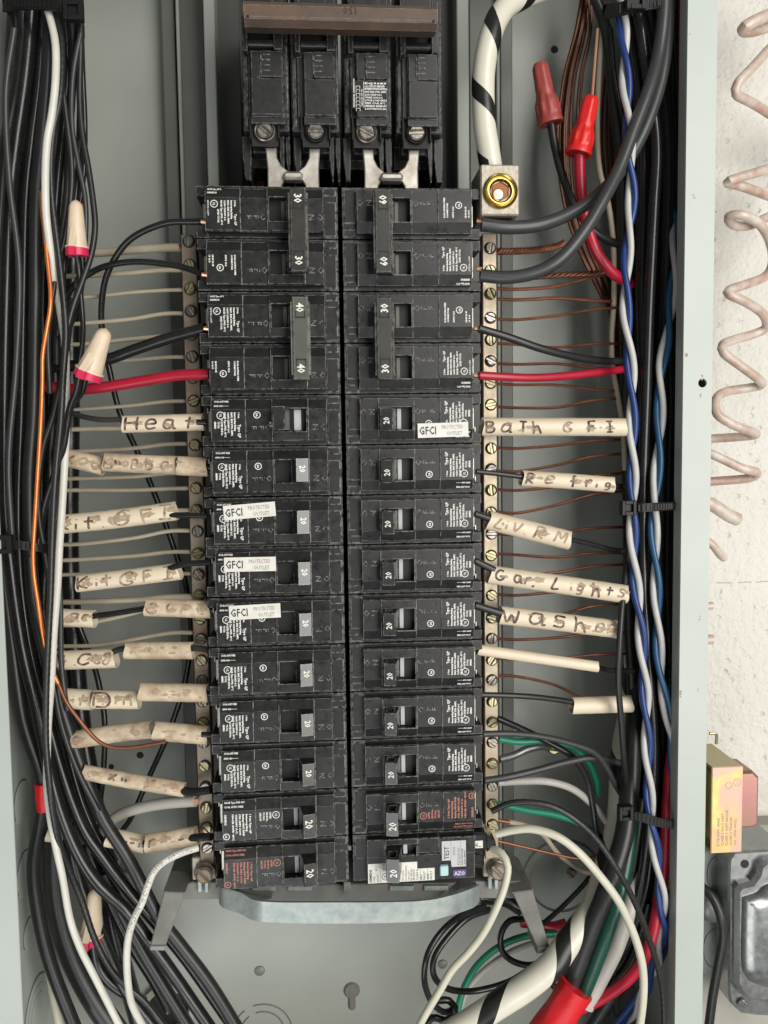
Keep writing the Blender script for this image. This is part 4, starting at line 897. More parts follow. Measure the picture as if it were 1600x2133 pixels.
# left column, top to bottom
sleeve('short beige sleeve reading Heat in dark ink, upper left', [(255, 884), (425, 879)], 36, 12, [(.05, 'H', 1.35, I), (.30, 'e', 1.25, I), (.52, 'a', 1.2, I), (.78, 't', 1.3, I)], hgt=.62)
sleeve('left piece of the smudged sleeve below Heat, with dark blots', [(138, 953), (216, 972)], 38, 18, [(.05, 'x', 1.2, I), (.38, 'o', 1.2, 'smudge'), (.72, 'o', 1.2, FD)], smears=8)
sleeve('long middle piece of the smudged sleeve below Heat', [(216, 962), (300, 967), (370, 969)], 39, 14, [(.03, 'B', 1.2, FD), (.17, '~', 1.2, I), (.28, 'o', .8, 'smudge'), (.40, 'B', 1.15, FD), (.59, 'b', 1.1, FD), (.80, 'a', 1.1, FD)], smears=9)
sleeve('dirty grey-beige end piece of the smudged sleeve below Heat', [(369, 970), (434, 973)], 40, 10, None, smears=8)
sleeve('beige sleeve reading Kit. GFI, the upper of two, left of the stickered breaker', [(132, 1092), (250, 1080), (367, 1064)], 40, 16, [(-.02, 'K', 1.3, I), (.12, 'i', 1.2, I), (.20, 't', 1.3, I), (.35, '.', 1.3, I), (.46, 'G', 1.45, FD), (.70, 'F', 1.35, FD), (.86, 'I', 1.35, FD)], smears=4, hgt=.6)
sleeve('beige sleeve reading Kit GFI with faded letters, lower of two', [(160, 1216), (270, 1203), (376, 1190)], 36, 18, [(.02, 'K', 1.3, I), (.20, 'i', .9, FD), (.26, 't', 1.3, FD), (.43, 'G', 1.4, FD), (.65, 'F', 1.2, FD), (.84, 'I', 1.3, FD)], smears=5, hgt=.62)
sleeve('beige sleeve with nearly faded GFI letters against the third stickered breaker', [(302, 1265), (440, 1270)], 37, 10, [(.04, 'G', 1.2, FD), (.34, 'c', 1.2, FD), (.56, 'F', 1.1, FD), (.80, 'I', 1.1, FD)], smears=7)
sleeve('short beige sleeve behind the white cable, same wire as the faded GFI one', [(120, 1286), (198, 1289)], 37, 22, [(.15, '.', 1.2, I), (.36, 'a', 1.3, FD), (.72, 'c', 1.0, FD)], smears=4)
sleeve('short beige sleeve reading Mic, beside the white cable', [(115, 1376), (243, 1371)], 40, 24, [(.05, 'N', 1.1, I), (.34, '.', 1.3, I), (.42, 'c', 1.5, I), (.64, 'c', 1.2, FD), (.80, '8', 1.1, FD)], smears=5, hgt=.55)
sleeve('heavily smudged brownish sleeve right of the Mic sleeve', [(260, 1355), (402, 1355)], 36, 12, [(.3, '~', 1, FD)], smears=22)
sleeve('leftmost piece of the Din sleeve, half hidden by the white cable', [(135, 1455), (194, 1458)], 42, 22, [(.35, 'i', .9, FD), (.55, 't', 1.2, FD)], smears=3)
sleeve('middle piece of the Din sleeve, with the large D', [(193, 1457), (290, 1458)], 38, 17, [(.05, 'D', 1.4, I), (.52, 'i', .9, FD), (.70, 'n', 1.1, FD)], smears=3, hgt=.62)
sleeve('smudged right end piece of the Din sleeve', [(290, 1441), (434, 1444)], 38, 11, [(.2, '-', 1, FD), (.65, 'i', 1, FD)], smears=14)
sleeve('long worn sleeve crossed by the orange copper wire', [(150, 1542), (240, 1528), (318, 1519)], 37, 20, [(.03, 'o', 1.2, FD), (.75, 't', 1.1, FD)], smears=10)
sleeve('dirty worn sleeve end right of the one the orange wire crosses', [(320, 1522), (434, 1532)], 39, 12, None, smears=12)
sleeve('slanting beige sleeve with dark blots, below the orange wire crossing', [(172, 1608), (280, 1628), (385, 1645)], 31, 16, [(.06, 'o', 1.1, FD), (.27, 'x', .9, I), (.38, '~', 1.0, I), (.62, 'K', 1.2, FD), (.82, '.', 1.2, FD)], smears=8, hgt=.62)
sleeve('left piece of the lowest sleeve pair, split along its length', [(222, 1744), (303, 1758)], 38, 26, [(.15, '-', 1.1, I), (.4, '-', 1.2, I), (.62, '-', 1.1, I), (.85, 'i', 1.1, FD)], smears=4)
sleeve('right piece of the lowest sleeve pair, tilted up to the breaker', [(303, 1757), (411, 1740)], 38, 18, [(.1, 'r', 1.1, I), (.3, '-', 1.2, FD), (.65, '-', 1.2, I)], smears=7)
sleeve('tiny visible end of a sleeve at far left behind the white cable', [(97, 1741), (128, 1742)], 24, 28, None, smears=2)
# right column
sleeve('straight beige sleeve reading Bath GFI', [(1003, 889), (1150, 889), (1303, 890)], 38, 4, [(.02, 'B', 1.25, I), (.13, 'a', 1.15, I), (.25, 'T', 1.2, I), (.34, 'h', 1.25, I), (.55, 'G', 1.1, FD), (.72, 'F', 1.25, I), (.85, 'I', 1.2, I)], hgt=.52, smears=2)
sleeve('beige sleeve reading Refrig in dark ink', [(1086, 996), (1180, 1002), (1279, 1010)], 33, 8, [(.04, 'R', 1.3, I), (.24, 'e', 1.1, FD), (.50, 'f', 1.35, I), (.66, 'r', 1.2, I), (.78, 'i', 1.0, I), (.88, 'g', 1.0, I)], smears=2, hgt=.58)
sleeve('beige slanting sleeve with very faded Liv RM letters', [(1015, 1083), (1100, 1104), (1187, 1126)], 40, 6, [(.08, 'L', 1.1, 'smudge'), (.2, 'i', 1.1, 'smudge'), (.3, 'v', 1.2, 'smudge'), (.43, '.', 1.2, 'smudge'), (.56, 'R', 1.3, FD), (.80, 'M', 1.1, 'smudge')], smears=2, hgt=.55)
sleeve('long beige sleeve reading Gar. Lights', [(1017, 1196), (1150, 1215), (1306, 1238)], 39, 6, [(.04, 'G', 1.1, I), (.17, 'a', 1.05, I), (.25, 'r', 1.1, I), (.31, ',', 1.3, I), (.44, 'L', 1.35, I), (.57, 'i', 1.0, FD), (.62, 'g', 1.2, FD), (.73, 'h', 1.35, I), (.83, 't', 1.1, I), (.92, 's', 1.1, FD)], hgt=.52, smears=2)
sleeve('beige sleeve reading Washer', [(1040, 1281), (1160, 1295), (1285, 1311)], 38, 7, [(.02, 'W', 1.35, I), (.24, 'a', 1.6, I), (.44, 's', 1.6, I), (.62, 'h', 1.5, I), (.80, 'e', 1.2, FD), (.89, 'r', 1.4, FD)], hgt=.55, smears=3)
sleeve('thin blank pale sleeve below the Washer sleeve', [(995, 1353), (1120, 1371), (1246, 1389)], 23, 6, None)
sleeve('short blank wide sleeve near the right bundle', [(1190, 1470), (1316, 1466)], 35, 16, None)

BW = 'black'
def bwire(label, pts, w, d, mk='black_pvc', **k): return wire(label, mk, pts, w, d, **k)
# hot wires left
bwire('black wire looping from the top left breaker down behind the tan wire nut', [(428, 462, 6), (400, 462, 6), (340, 466, 8), (270, 500, 14), (228, 560, 22), (213, 620, 30), (213, 690, 38), (228, 770, 44), (250, 860, 46), (290, 950, 48), (330, 1050, 48), (365, 1150, 48), (385, 1210, 48), (397, 1290, 48), (396, 1350, 48), (383, 1430, 50), (350, 1530, 55), (310, 1620, 60), (275, 1700, 62), (255, 1730, 62)], 12, 0)
bwire('black wire arching from the second left pole to the left bundle', [(430, 573), (370, 554), (290, 545), (230, 552), (190, 568), (150, 600), (128, 650)], 13, (8, 30))
bwire('thick black wire on the upper pole of the breaker marked 40', [(428, 684), (360, 702), (290, 725), (220, 750), (150, 762), (80, 765)], 24, (6, 34))
wire('thick red wire on the lower pole of the breaker marked 40', 'red_wire', [(437, 779), (370, 782), (300, 793), (220, 806), (160, 811), (92, 804)], 23, (4, 26), n=16)
bwire('short grey-black wire leading into the Heat sleeve', [(265, 873), (210, 874), (160, 864), (130, 845)], 11, (12, 30), 'gray_black')
bwire('black wire between the upper Kit. GFI sleeve and its breaker', [(330, 1069), (370, 1073), (432, 1075)], 12, (16, 8))
bwire('black wire between the lower Kit GFI sleeve and its breaker', [(340, 1190), (380, 1176), (440, 1171)], 13, (18, 8))
bwire('black wire joining the two faded sleeves of the third stickered breaker', [(190, 1284), (250, 1276), (310, 1266)], 12, (22, 12))
bwire('black wire joining the Mic sleeve and the smudged sleeve', [(235, 1358), (270, 1350), (405, 1350), (436, 1356)], 13, (24, 8), 'gray_black')
bwire('black wire from the slanting sleeve with dark blots to its breaker', [(370, 1644), (400, 1650), (440, 1645)], 17, (16, 8))
bwire('black wire from the lowest right sleeve to its breaker', [(395, 1745), (440, 1743)], 16, (16, 8))
bwire('black wire showing between the two lowest left sleeves', [(298, 1758), (312, 1757)], 14, 20)
for k, (py, x0) in enumerate(((879, 420), (973, 430), (1270, 436), (1445, 430), (1530, 430))):
    bwire(('black wire end leaving the Heat sleeve at its breaker', 'black wire end leaving the dirty grey-beige sleeve at its breaker', 'black wire end of the faded GFI sleeve at the third stickered breaker', 'black wire end leaving the Din sleeve at its breaker', 'black wire end leaving the dirty sleeve right of the orange wire')[k], [(x0-10, py), (x0+10, py+1)], 13, 9)
wire('thick pale grey wire clamped near the foot of the left bar', 'gray_wire', [(408, 1668), (340, 1674), (280, 1686), (240, 1704), (205, 1740)], 23, (18, 45), n=16)
# thin neutrals on the left bar
ln = [(515, 527, 17, 190), (562, 574, 10, 170), (604, 618, 8, 170), (653, 674, 9, 150), (700, 716, 9, 160), (743, 755, 8, 160), (836, 852, 8, 150), (890, 894, 10, 150), (925, 940, 9, 150), (985, 996, 9, 150), (1017, 1021, 9, 150), (1062, 1074, 9, 150), (1105, 1133, 9, 155), (1149, 1166, 9, 155), (1243, 1253, 12, 160), (1250, 1300, 9, 150), (1318, 1344, 9, 185), (1195, 1196, 8, 150)]
ln.sort()
for i, (y0, y1, w_, xe) in enumerate(ln):
    xb = 388+(y0-500)*0.019; mid = (y0+y1)/2+random.uniform(-2, 3)
    lab = ('thickest beige neutral wire, topmost on the left terminal bar' if i == 0 else 'beige neutral wire, %s from the top on the left terminal bar' % ORD[i])
    wire(lab, 'beige_wire', [(xb+3, y0), (xb-50, y0+1), (xb-120, mid), (xe+20, y1), (min(xe, 150)-40, y1+2)], w_, (24, 40 if xe < 200 else 30), group='beige neutral wires on the left bar', n=10, wob=.12)
# twisted pigtails of bare copper at the thick wires
wire('bare copper end of the topmost beige wire', 'copper_dark', [(374, 514), (396, 514)], 12, 24, n=8)
wire('bare copper end of the thick pale grey wire', 'copper_new', [(404, 1668), (414, 1668)], 15, 18, n=8)
# left bundle
GB = 'black cables of the left bundle'
cab = [
 ('outermost black cable of the left bundle, at the picture edge', [(52, -40), (38, 150), (14, 300), (0, 450), (-8, 700), (-4, 1000), (12, 1200), (30, 1350), (52, 1500), (85, 1620), (84, 1700), (72, 1800), (80, 1900), (103, 2010), (160, 2150)], 28, 30),
 ('black cable second from the left in the left bundle', [(72, -40), (58, 150), (36, 300), (24, 420), (16, 630), (10, 850), (14, 1050), (22, 1200), (48, 1350), (78, 1480), (108, 1630), (135, 1720), (168, 1792), (210, 1846), (261, 1893), (300, 1945), (360, 2022), (444, 2150)], 28, 24),
 ('black cable third from the left, outermost where the bundle turns right', [(92, -40), (82, 150), (62, 300), (52, 420), (48, 630), (44, 850), (42, 1050), (45, 1200), (64, 1350), (97, 1490), (135, 1615), (172, 1720), (214, 1785), (266, 1857), (318, 1917), (390, 2002), (480, 2130)], 28, 30),
 ('shiny black cable fourth from the left, innermost of the sweep', [(106, -40), (98, 150), (84, 300), (76, 420), (75, 630), (70, 850), (64, 1000), (64, 1200), (80, 1320), (115, 1425), (150, 1545), (184, 1640), (220, 1710), (260, 1782), (298, 1850), (332, 1908), (380, 1969), (440, 2050), (500, 2150)], 27, 20),
 ('dark cable just left of the upper white cable', [(112, -40), (104, 150), (100, 300), (92, 450), (90, 640), (92, 850), (90, 1000), (84, 1200), (95, 1350), (122, 1480), (150, 1600), (182, 1700), (228, 1790), (280, 1870)], 22, 40),
 ('black cable beside the tie at top, right of the white cable', [(128, -40), (138, 120), (130, 250), (118, 380), (112, 500), (112, 640), (112, 800), (106, 950), (98, 1100), (92, 1250), (100, 1400)], 20, 34),
 ('black cable under the square tie head', [(142, -40), (150, 120), (146, 300), (138, 420), (128, 520), (122, 640), (118, 760)], 17, 26),
 ('thin black wire right of the tie head', [(155, -40), (162, 120), (162, 280), (158, 400), (142, 500), (128, 600), (120, 700)], 12, 18),
 ('rear black cable at the inner edge of the left bundle', [(168, -40), (172, 120), (176, 260), (172, 360), (165, 430)], 13, 30),
 ('deep black cable filling the bundle behind the white cable', [(118, -40), (116, 300), (110, 600), (104, 900), (100, 1200), (118, 1450)], 34, 58),
 ('deep black cable filling the bundle at far left', [(40, -40), (30, 300), (30, 700), (28, 1100), (48, 1350), (92, 1560), (150, 1700)], 40, 58),
 ('deep black cable filling the bundle centre', [(74, -40), (66, 300), (64, 700), (56, 1100), (70, 1350), (112, 1520), (170, 1680), (230, 1800)], 38, 60),
]
for k_, c_ in enumerate(cab):
    cab[k_] = (c_[0], [c_[1][0]]+[(x+hwr.uniform(-4, 4), y) for x, y in c_[1][1:-1]]+[c_[1][-1]], c_[2]*hwr.uniform(.88, 1.08), c_[3])
for lab_, pts_, w__, d__ in (('thin black wire straying from the top tie across to the upper wire nut', [(168, 70), (152, 160), (150, 260), (163, 340), (178, 420), (176, 520), (158, 600)], 11, 12),
  ('thin black wire crossing the bundle diagonally above the pink bands', [(120, 120), (138, 240), (150, 360), (140, 470), (116, 580), (100, 700), (104, 820)], 12, 8),
  ('thin black wire crossing toward the orange copper wire', [(150, 620), (140, 720), (112, 860), (88, 940), (80, 1060), (98, 1180), (112, 1300)], 12, 14),
  ('grey-black wire wandering over the lower bundle beside the white cable', [(62, 1160), (72, 1260), (104, 1380), (126, 1500), (160, 1600), (205, 1690)], 12, 12),
  ('thin black wire between white cable and sleeves at mid height', [(150, 820), (140, 920), (122, 1020), (118, 1130), (126, 1250), (128, 1380), (140, 1480)], 11, 16),
  ('slack black wire at far left edge of the bundle', [(30, 60), (12, 200), (20, 380), (40, 560), (34, 760), (18, 960), (26, 1130)], 13, 14)):
    bwire(lab_, pts_, w__, d__, 'black_soft' if w__ == 12 else 'gray_black', name='stray_wire')
cab += [('black cable crossing in front of the cable hole at lower left', [(215, 1820), (255, 1900), (300, 1985), (345, 2060), (400, 2150)], 26, 40),
 ('black cable rising out of the cable hole at lower left', [(180, 1760), (230, 1880), (270, 1960), (320, 2040), (352, 2105)], 24, 56),
 ('lowest black cable sweeping under the stranded wire', [(140, 1720), (170, 1850), (215, 1960), (262, 2060), (330, 2150)], 26, 44)]
for i, (lab, pts, w_, d_) in enumerate(cab):
    bwire(lab, pts, w_, d_, 'black_pvc' if i % 3 else 'black_soft', cat='cable', name='black_cable', n=16, group=GB, seg=5)
bwire('thick black cable hanging behind the sleeves', [(150, 540), (147, 700), (146, 900), (144, 1100), (148, 1250), (160, 1400), (173, 1530), (198, 1680), (224, 1850), (250, 1985), (295, 2150)], 38, 64, cat='cable', name='thick_cable', n=20, seg=5)
bwire('fattest black cable, curving down at lower left under the white cable', [(122, 1640), (114, 1760), (120, 1880), (148, 1985), (192, 2075), (250, 2160)], 48, 46, 'black_soft', cat='cable', name='thick_cable', n=24, seg=4)
bwire('thin black wire swinging behind the Mic and Din sleeves', [(163, 1300), (190, 1370), (205, 1420), (218, 1500), (216, 1600), (207, 1680), (192, 1770), (165, 1850)], 12, 58)
bwire('black wire running right of the upper wire nut down to the lower one', [(160, -40), (168, 60), (166, 200), (172, 280), (184, 350), (194, 420), (198, 475), (190, 530), (170, 590), (152, 640), (140, 690), (136, 740)], 13, (14, 4), 'black_soft')
wire('orange copper wire snaking down the front of the left bundle', 'copper_orange', [(86, 400, 10), (88, 440, 6), (94, 490, 4), (100, 550, 2), (105, 600, 0), (105, 640, -2), (97, 690, -3), (89, 740, -3), (88, 800, -3), (85, 880, -2), (79, 980, -1), (73, 1080, 0), (69, 1150, 0), (71, 1200, 0), (80, 1260, 0), (94, 1345, 4), (106, 1390, 8), (124, 1430, 8)], 9, 0, name='copper_wire', n=10)
wire('dark copper end of the orange wire hooking across the worn sleeve', 'copper', [(122, 1425), (140, 1465), (168, 1503), (195, 1535), (217, 1551), (242, 1557), (280, 1556), (345, 1545)], 8, (6, 7), name='copper_wire', n=10)
o, pp, r = wire('long white cable down the front of the left bundle', 'white_wire', [(90, -30, 14), (97, 10, 12), (105, 40, 8), (114, 80, 4), (117, 120, 2), (115, 180, 0), (108, 240, 0), (99, 290, 0), (95, 350, 0), (95, 420, 0), (98, 465, 2), (105, 520, 4), (114, 580, 8), (124, 640, 12), (136, 720, 14), (138, 800, 14), (139, 880, 12), (136, 945, 10), (130, 1050, 8), (124, 1140, 6), (120, 1220, 6), (113, 1310, 6), (107, 1420, 6), (101, 1500, 8), (98, 1580, 6), (98, 1640, 4), (106, 1710, 2), (120, 1780, 0), (131, 1830, 0), (145, 1910, 0), (166, 1972, 0), (198, 2036, 0), (256, 2150, 0)], 15, 0, name='white_cable', cat='cable', n=16)
bwire('ribbed black stranded wire twisting round the white cable', [(110, -30, 14), (118, 30, 10), (127, 80, 8), (129, 140, 6), (124, 210, 4), (112, 270, 4), (106, 340, 4), (108, 410, 4), (116, 480, 4), (126, 560, 4), (134, 640, 3), (137, 700, 2), (132, 780, 0), (126, 880, -2), (118, 960, -2), (112, 1040, -2), (108, 1140, -2), (105, 1240, -2), (100, 1340, -2), (96, 1450, -2), (96, 1550, -2), (104, 1640, -4), (114, 1710, -2), (128, 1770, 2), (150, 1825, 6), (172, 1880, 8), (195, 1950, 8), (225, 2010, 8), (258, 2050, 8), (300, 2085, 8), (352, 2150, 8)], 14, 0, 'black_soft', name='stranded_wire', n=14, seg=0.9, mod=lambda i, a: 1+0.035*math.sin(i*1.6+a))
bwire('black wire leaving the lower tan nut and diving into the bundle', [(168, 775, -4), (160, 815, 0), (146, 850, 4), (138, 895, 6), (130, 940, 8), (110, 1000, 12), (92, 1060, 16), (80, 1140, 20)], 14, 0, n=14)
bwire('second black wire leaving the lower tan nut', [(180, 780, 0), (172, 815, 4), (152, 842, 10), (140, 870, 16)], 12, 0)
bwire('black wire leaving the upper tan nut, left of a pair', [(158, 515, 4), (164, 560, 8), (168, 610, 10), (173, 680, 14), (170, 730, 18), (158, 790, 24)], 11, 0)
bwire('black wire leaving the upper tan nut, right of a pair', [(166, 515, 6), (174, 560, 10), (166, 620, 16), (140, 700, 24)], 10, 0)
wire('pale wire end inside the pink band of the upper tan nut', 'white_wire', [(172, 520), (178, 532)], 13, 6, n=10)
# lower left extras
wire('thick white cable low in the left corner', 'cream_wire', [(100, 1990), (112, 2060), (128, 2150)], 22, 38, name='white_cable', cat='cable', n=16)
o, pp, r = wire('printed white wire dropping from the foot of the left bar', 'white_wire', [(412, 1766, 12), (380, 1776, 8), (345, 1793, 4), (322, 1814, 2), (308, 1845, 0), (296, 1880, -2), (280, 1912, -4), (268, 1950, -6), (264, 1995, -6), (267, 2050, -6), (276, 2095, -4), (305, 2150, 0)], 15, 0, name='white_wire', n=18, seg=1.0)
text_on_wire(pp, r, 'THWN 600V GASOLINE AND OIL RESISTANT', 2.6, length(pp)*0.03+0, o, 'print_dark', flip=False)
wire('short thin black wire low behind the stranded one', 'black_soft', [(225, 1845), (185, 1990), (170, 2060)], 9, 60)
wire('red tape band on the black cable at lower left', 'red_tape', [(87, 1632), (88, 1655), (91, 1688)], 28, 28, name='red_tape', cat='tape', n=18, mod=lambda i, a: 1+.06*math.sin(a*3+i))
bwire('short cable under the lower wire nut', [(195, 1960), (205, 2010), (235, 2050), (300, 2090)], 24, 48)
# ------------------------------------------------------------------ wire nuts
def nut(label, tip, base, wt, wb, d, mk, band=None, style='wing', group='wire nuts'):
    a = P(*tip, d); b = P(*base, d+2); k = mmpx(*base, d)/2; rt, rb = wt*k, wb*k; L_ = (b-a).length; n = 36
    ax = (b-a).normalized(); t = thing('wire_nut', label, 'wire nut', b, group=group)
    def seg(f0, f1, n_, rf, mod=None, steps=14, cap=True):
        mb = MB(); pts = []; rr = []
        for i in range(steps+1):
            f = f0+(f1-f0)*i/steps; pts.append(a.lerp(b, f)-b); rr.append(rf(f))
        mb.tube(pts, rr, n_, caps=cap, mod=mod); return mb
    if style == 'wing':
        def rf(f): 
            tip_ = math.sqrt(max(0.0, 1-((0.16-f)/0.16)**2)) if f < .16 else 1
            return (rt+(rb-rt)*max(0, (f-.1)/.9)**1.15)*max(tip_, .05)
        o = seg(0, .84, n, rf, lambda i, an: 1+(.035*(1 if math.sin(an*12) > 0 else 0) if 1 < i < 9 else 0), 18).build('cap', M[mk], t, smooth=True)
        seg(.83, .865, n, lambda f: rb*1.04).build('rim', M[mk], t, smooth=True)
        seg(.865, 1.0, n, lambda f: rb*(1.0)).build('coloured_band', M[band], t, smooth=True)
        # wing facing the viewer
        side = ax.cross(Vector((0, 1, 0))).normalized(); nv = Vector((0, -1, 0)); nv = (nv-ax*nv.dot(ax)).normalized()
        for mk_, f0, f1 in ((mk, .52, .865), (band, .865, 1.02)):
            mb = MB(); q0 = a.lerp(b, f0)-b; q1 = a.lerp(b, f1)-b
            w0, w1 = rb*(.30 if mk_ == mk else .40), rb*.40; h0_, h1_ = (rf(f0)*1.02 if mk_ == mk else rb*1.28), rb*1.28
            vs = []
            for q, w__, h__ in ((q0, w0, h0_), (q1, w1, h1_)):
                vs += [q+side*w__*.2+nv*h__, q-side*w__+nv*h__*.98, q-side*w__*1.6+nv*rb*.6, q+side*w__*.9+nv*rb*.6]
            mb.add(vs, [(0, 1, 2, 3), (4, 5, 6, 7), (0, 1, 5, 4), (1, 2, 6, 5), (2, 3, 7, 6), (3, 0, 4, 7)]); mb.build('wing', M[mk_], t)
    else:
        def rf(f):
            if f < .06: return rt*(.75+.25*math.sqrt(f/.06))
            if f < .55: return rt+(rb*.72-rt)*(f-.06)/.49
            if f < .66: return rb*.72+(rb*.2)*(f-.55)/.11
            if f > .93: return rb*1.06
            return rb*(.92+.05*(f-.66)/.3)
        o = seg(0, 1, n, rf, lambda i, an: 1+(.05*(1 if math.sin(an*10) > 0 else -1) if i > 10 and i < 18 else (.05*math.cos(an*6) if i < 9 and i > 0 else 0)), 20).build('cap', M[mk], t, smooth=True)
        if True:
            mb = MB(); mb.tube([(b-b)+ax*.05, ax*.15], rb*.86, 20); mb.build('cap_opening', M['red_shaded'] if style != 'wing' else M['dark'], t)
    return t
nut('upper tan wire nut with a pink band, hanging in the left bundle', (158, 416), (161, 533), 27, 46, 2, 'tan_nut', 'pink')
nut('large tan wire nut with a pink band in front of the red wire', (221, 684), (181, 788), 32, 58, -14, 'tan_nut', 'pink')
nut('dim tan wire nut with a pink band low in the left bundle', (198, 1850), (190, 1958), 26, 52, 42, 'tan_nut', 'pink')
nut('mostly hidden tan wire nut behind the cables at lower left', (148, 1740), (160, 1798), 26, 34, 48, 'tan_nut', 'pink')
nut('matt brick-red wire nut on a black wire, upper right', (1124, 132), (1147, 258), 32, 52, 30, 'brick_nut', style='cone')
nut('bright red wire nut on a red wire with a bare copper rod', (1232, 202), (1204, 322), 33, 54, 18, 'red_nut', style='cone')
# ------------------------------------------------------------------ right side wires
bwire('thick black wire from the upper pole of the breaker marked 60', [(1003, 468, 0), (1060, 474, 0), (1130, 467, 2), (1200, 438, 6), (1262, 392, 10), (1310, 330, 10), (1350, 250, 10), (1380, 150, 12), (1392, 40, 14), (1394, -40, 16)], 27, 0, 'gray_black', name='thick_wire', n=20)
bwire('thick black wire from the lower pole of the breaker marked 60', [(1001, 574, 0), (1060, 578, -2), (1120, 566, -4), (1172, 535, -6), (1218, 480, -6), (1254, 420, -4), (1290, 350, 0), (1320, 270, 2), (1350, 190, 4), (1372, 110, 8), (1382, 30, 8), (1384, -40, 8)], 27, 0, 'gray_black', name='thick_wire', n=20)
bwire('black wire from the upper pole of the right breaker marked 30', [(998, 684, 0), (1060, 703, 2), (1130, 727, 6), (1200, 744, 14), (1260, 752, 24), (1312, 752, 36)], 16, 0, 'black_soft', n=14)
wire('slim red wire from the right breaker marked 30', 'red_wire', [(998, 782, 0), (1050, 785, 2), (1110, 787, 6), (1180, 783, 12), (1250, 775, 20), (1310, 768, 34)], 17, 0, n=14)
for k, (x, y, lab) in enumerate(((998, 460, 'bare copper end at the upper pole marked 60'), (998, 560, 'bare copper end at the lower pole marked 60'), (993, 684, 'bare copper end of the black wire at the right 30 breaker'), (992, 781, 'bare copper end of the red wire at the right 30 breaker'), (424, 462, 'bare copper end at the top left breaker'), (426, 572, 'bare copper end at the second left pole'), (430, 684, 'bare copper end of the thick black wire at the 40 breaker'))):
    wire(lab, 'copper_new', [(x-5, y), (x+5, y+1)], 10, 3, n=8, name='copper_end')
bwire('black wire from its breaker into the Refrig sleeve', [(992, 982), (1040, 987), (1095, 994)], 11, (3, 8), 'black_soft')
bwire('black wire leaving the Refrig sleeve for the right bundle', [(1270, 1010), (1320, 1018)], 12, (9, 22))
bwire('black wire from its breaker into the Liv RM sleeve', [(990, 1070), (1025, 1082)], 14, 4, 'black_soft')
bwire('black wire leaving the Liv RM sleeve for the right bundle', [(1180, 1122), (1230, 1133), (1275, 1145), (1318, 1149)], 10, (8, 30), 'black_soft')
bwire('black wire from its breaker into the Gar Lights sleeve', [(990, 1168), (1030, 1188)], 15, 4, 'black_soft')
bwire('black wire from its breaker into the Washer sleeve', [(990, 1261), (1046, 1278)], 16, 5, 'black_soft')
bwire('black wire leaving the thin blank sleeve', [(1235, 1388), (1270, 1396), (1320, 1398)], 11, (8, 26))
bwire('black wire from its breaker into the short wide blank sleeve', [(1000, 1447), (1090, 1450), (1150, 1456), (1200, 1464)], 12, (4, 16), 'black_soft')
bwire('long grey-black wire arching from the eleventh right breaker', [(1005, 1529), (1060, 1528), (1120, 1533), (1180, 1546), (1235, 1566), (1262, 1596), (1285, 1640), (1310, 1680)], 13, (4, 30), 'gray_black')
bwire('thin black wire diving from the right bar and curving down', [(1036, 1496), (1090, 1520), (1140, 1545), (1190, 1575), (1222, 1620), (1235, 1680), (1244, 1735), (1265, 1770)], 14, (20, 36))
bwire('grey-black wire rising from the twelfth right breaker', [(1008, 1626), (1060, 1618), (1120, 1604), (1180, 1588), (1240, 1578), (1295, 1590)], 14, (6, 28), 'gray_black')
wire('upper green wire from the right bar', 'green_wire', [(1038, 1539), (1080, 1545), (1130, 1543), (1180, 1552), (1220, 1580), (1240, 1620), (1245, 1655)], 15, (26, 40), n=12)
wire('flat aluminium ground strap leading to its green screw', 'fitting', [(1040, 1582), (1070, 1574), (1100, 1560), (1130, 1553), (1150, 1557)], 15, (26, 40), name='ground_strap', cat='strap', n=10, ends=lambda m: [1+(.55*(i/m)**2) for i in range(m)])
p = P(1153, 1557, 37); t = thing('green_screw', 'green slotted ground screw at the strap end', 'screw', p); add_screw(t, 0, 0, 0, 3.6, 2.0, 'brass_screw', .2)
o, pp, r = wire('printed pale grey wire below the ground strap', 'gray_wire', [(1036, 1630), (1090, 1627), (1140, 1628), (1190, 1642), (1230, 1672), (1262, 1710), (1285, 1745)], 15, (20, 40), name='grey_wire', n=16, seg=1.2)
text_on_wire(pp, r, '600 VOLTS 10 AWG 1 A 19', 2.2, 3, o, 'print_gray')
wire('lower green wire behind the black one', 'green_wire', [(1036, 1674), (1100, 1688), (1160, 1698), (1210, 1716), (1245, 1745), (1275, 1790)], 14, (26, 44), n=12)
bwire('thin stranded black wire arching from the lower right breaker to the bottom', [(1024, 1690, 0), (1060, 1674, -2), (1100, 1671, -4), (1150, 1680, -6), (1200, 1708, -8), (1246, 1752, -8), (1290, 1818, -8), (1325, 1885, -6), (1350, 1950, -4), (1372, 2020, -2), (1382, 2080, 0), (1384, 2160, 2)], 13, 0, 'black_soft', name='stranded_wire', n=12, seg=1.0, mod=lambda i, a: 1+.03*math.sin(i*1.7+a))
wire('cream wire arching right from the test breaker to the bottom edge', 'cream_wire', [(1035, 1737, 0), (1070, 1729, -4), (1110, 1727, -8), (1160, 1742, -12), (1205, 1775, -14), (1250, 1825, -14), (1290, 1880, -14), (1320, 1945, -12), (1338, 2010, -12), (1340, 2075, -10), (1330, 2160, -8)], 17, 0, name='white_wire', n=18)
wire('cream wire dropping from the test breaker to the bottom centre', 'cream_wire', [(1026, 1768, 0), (1046, 1778, -6), (1058, 1806, -10), (1050, 1850, -12), (1030, 1900, -14), (1006, 1945, -14), (975, 1985, -14), (942, 2020, -14), (915, 2065, -12), (885, 2115, -12), (862, 2160, -10)], 16, 0, name='white_wire', n=18)
wire('short bare copper end of the beige wire low on the right bar', 'copper', [(1038, 1709), (1062, 1713)], 8, 24, n=8, name='copper_end')
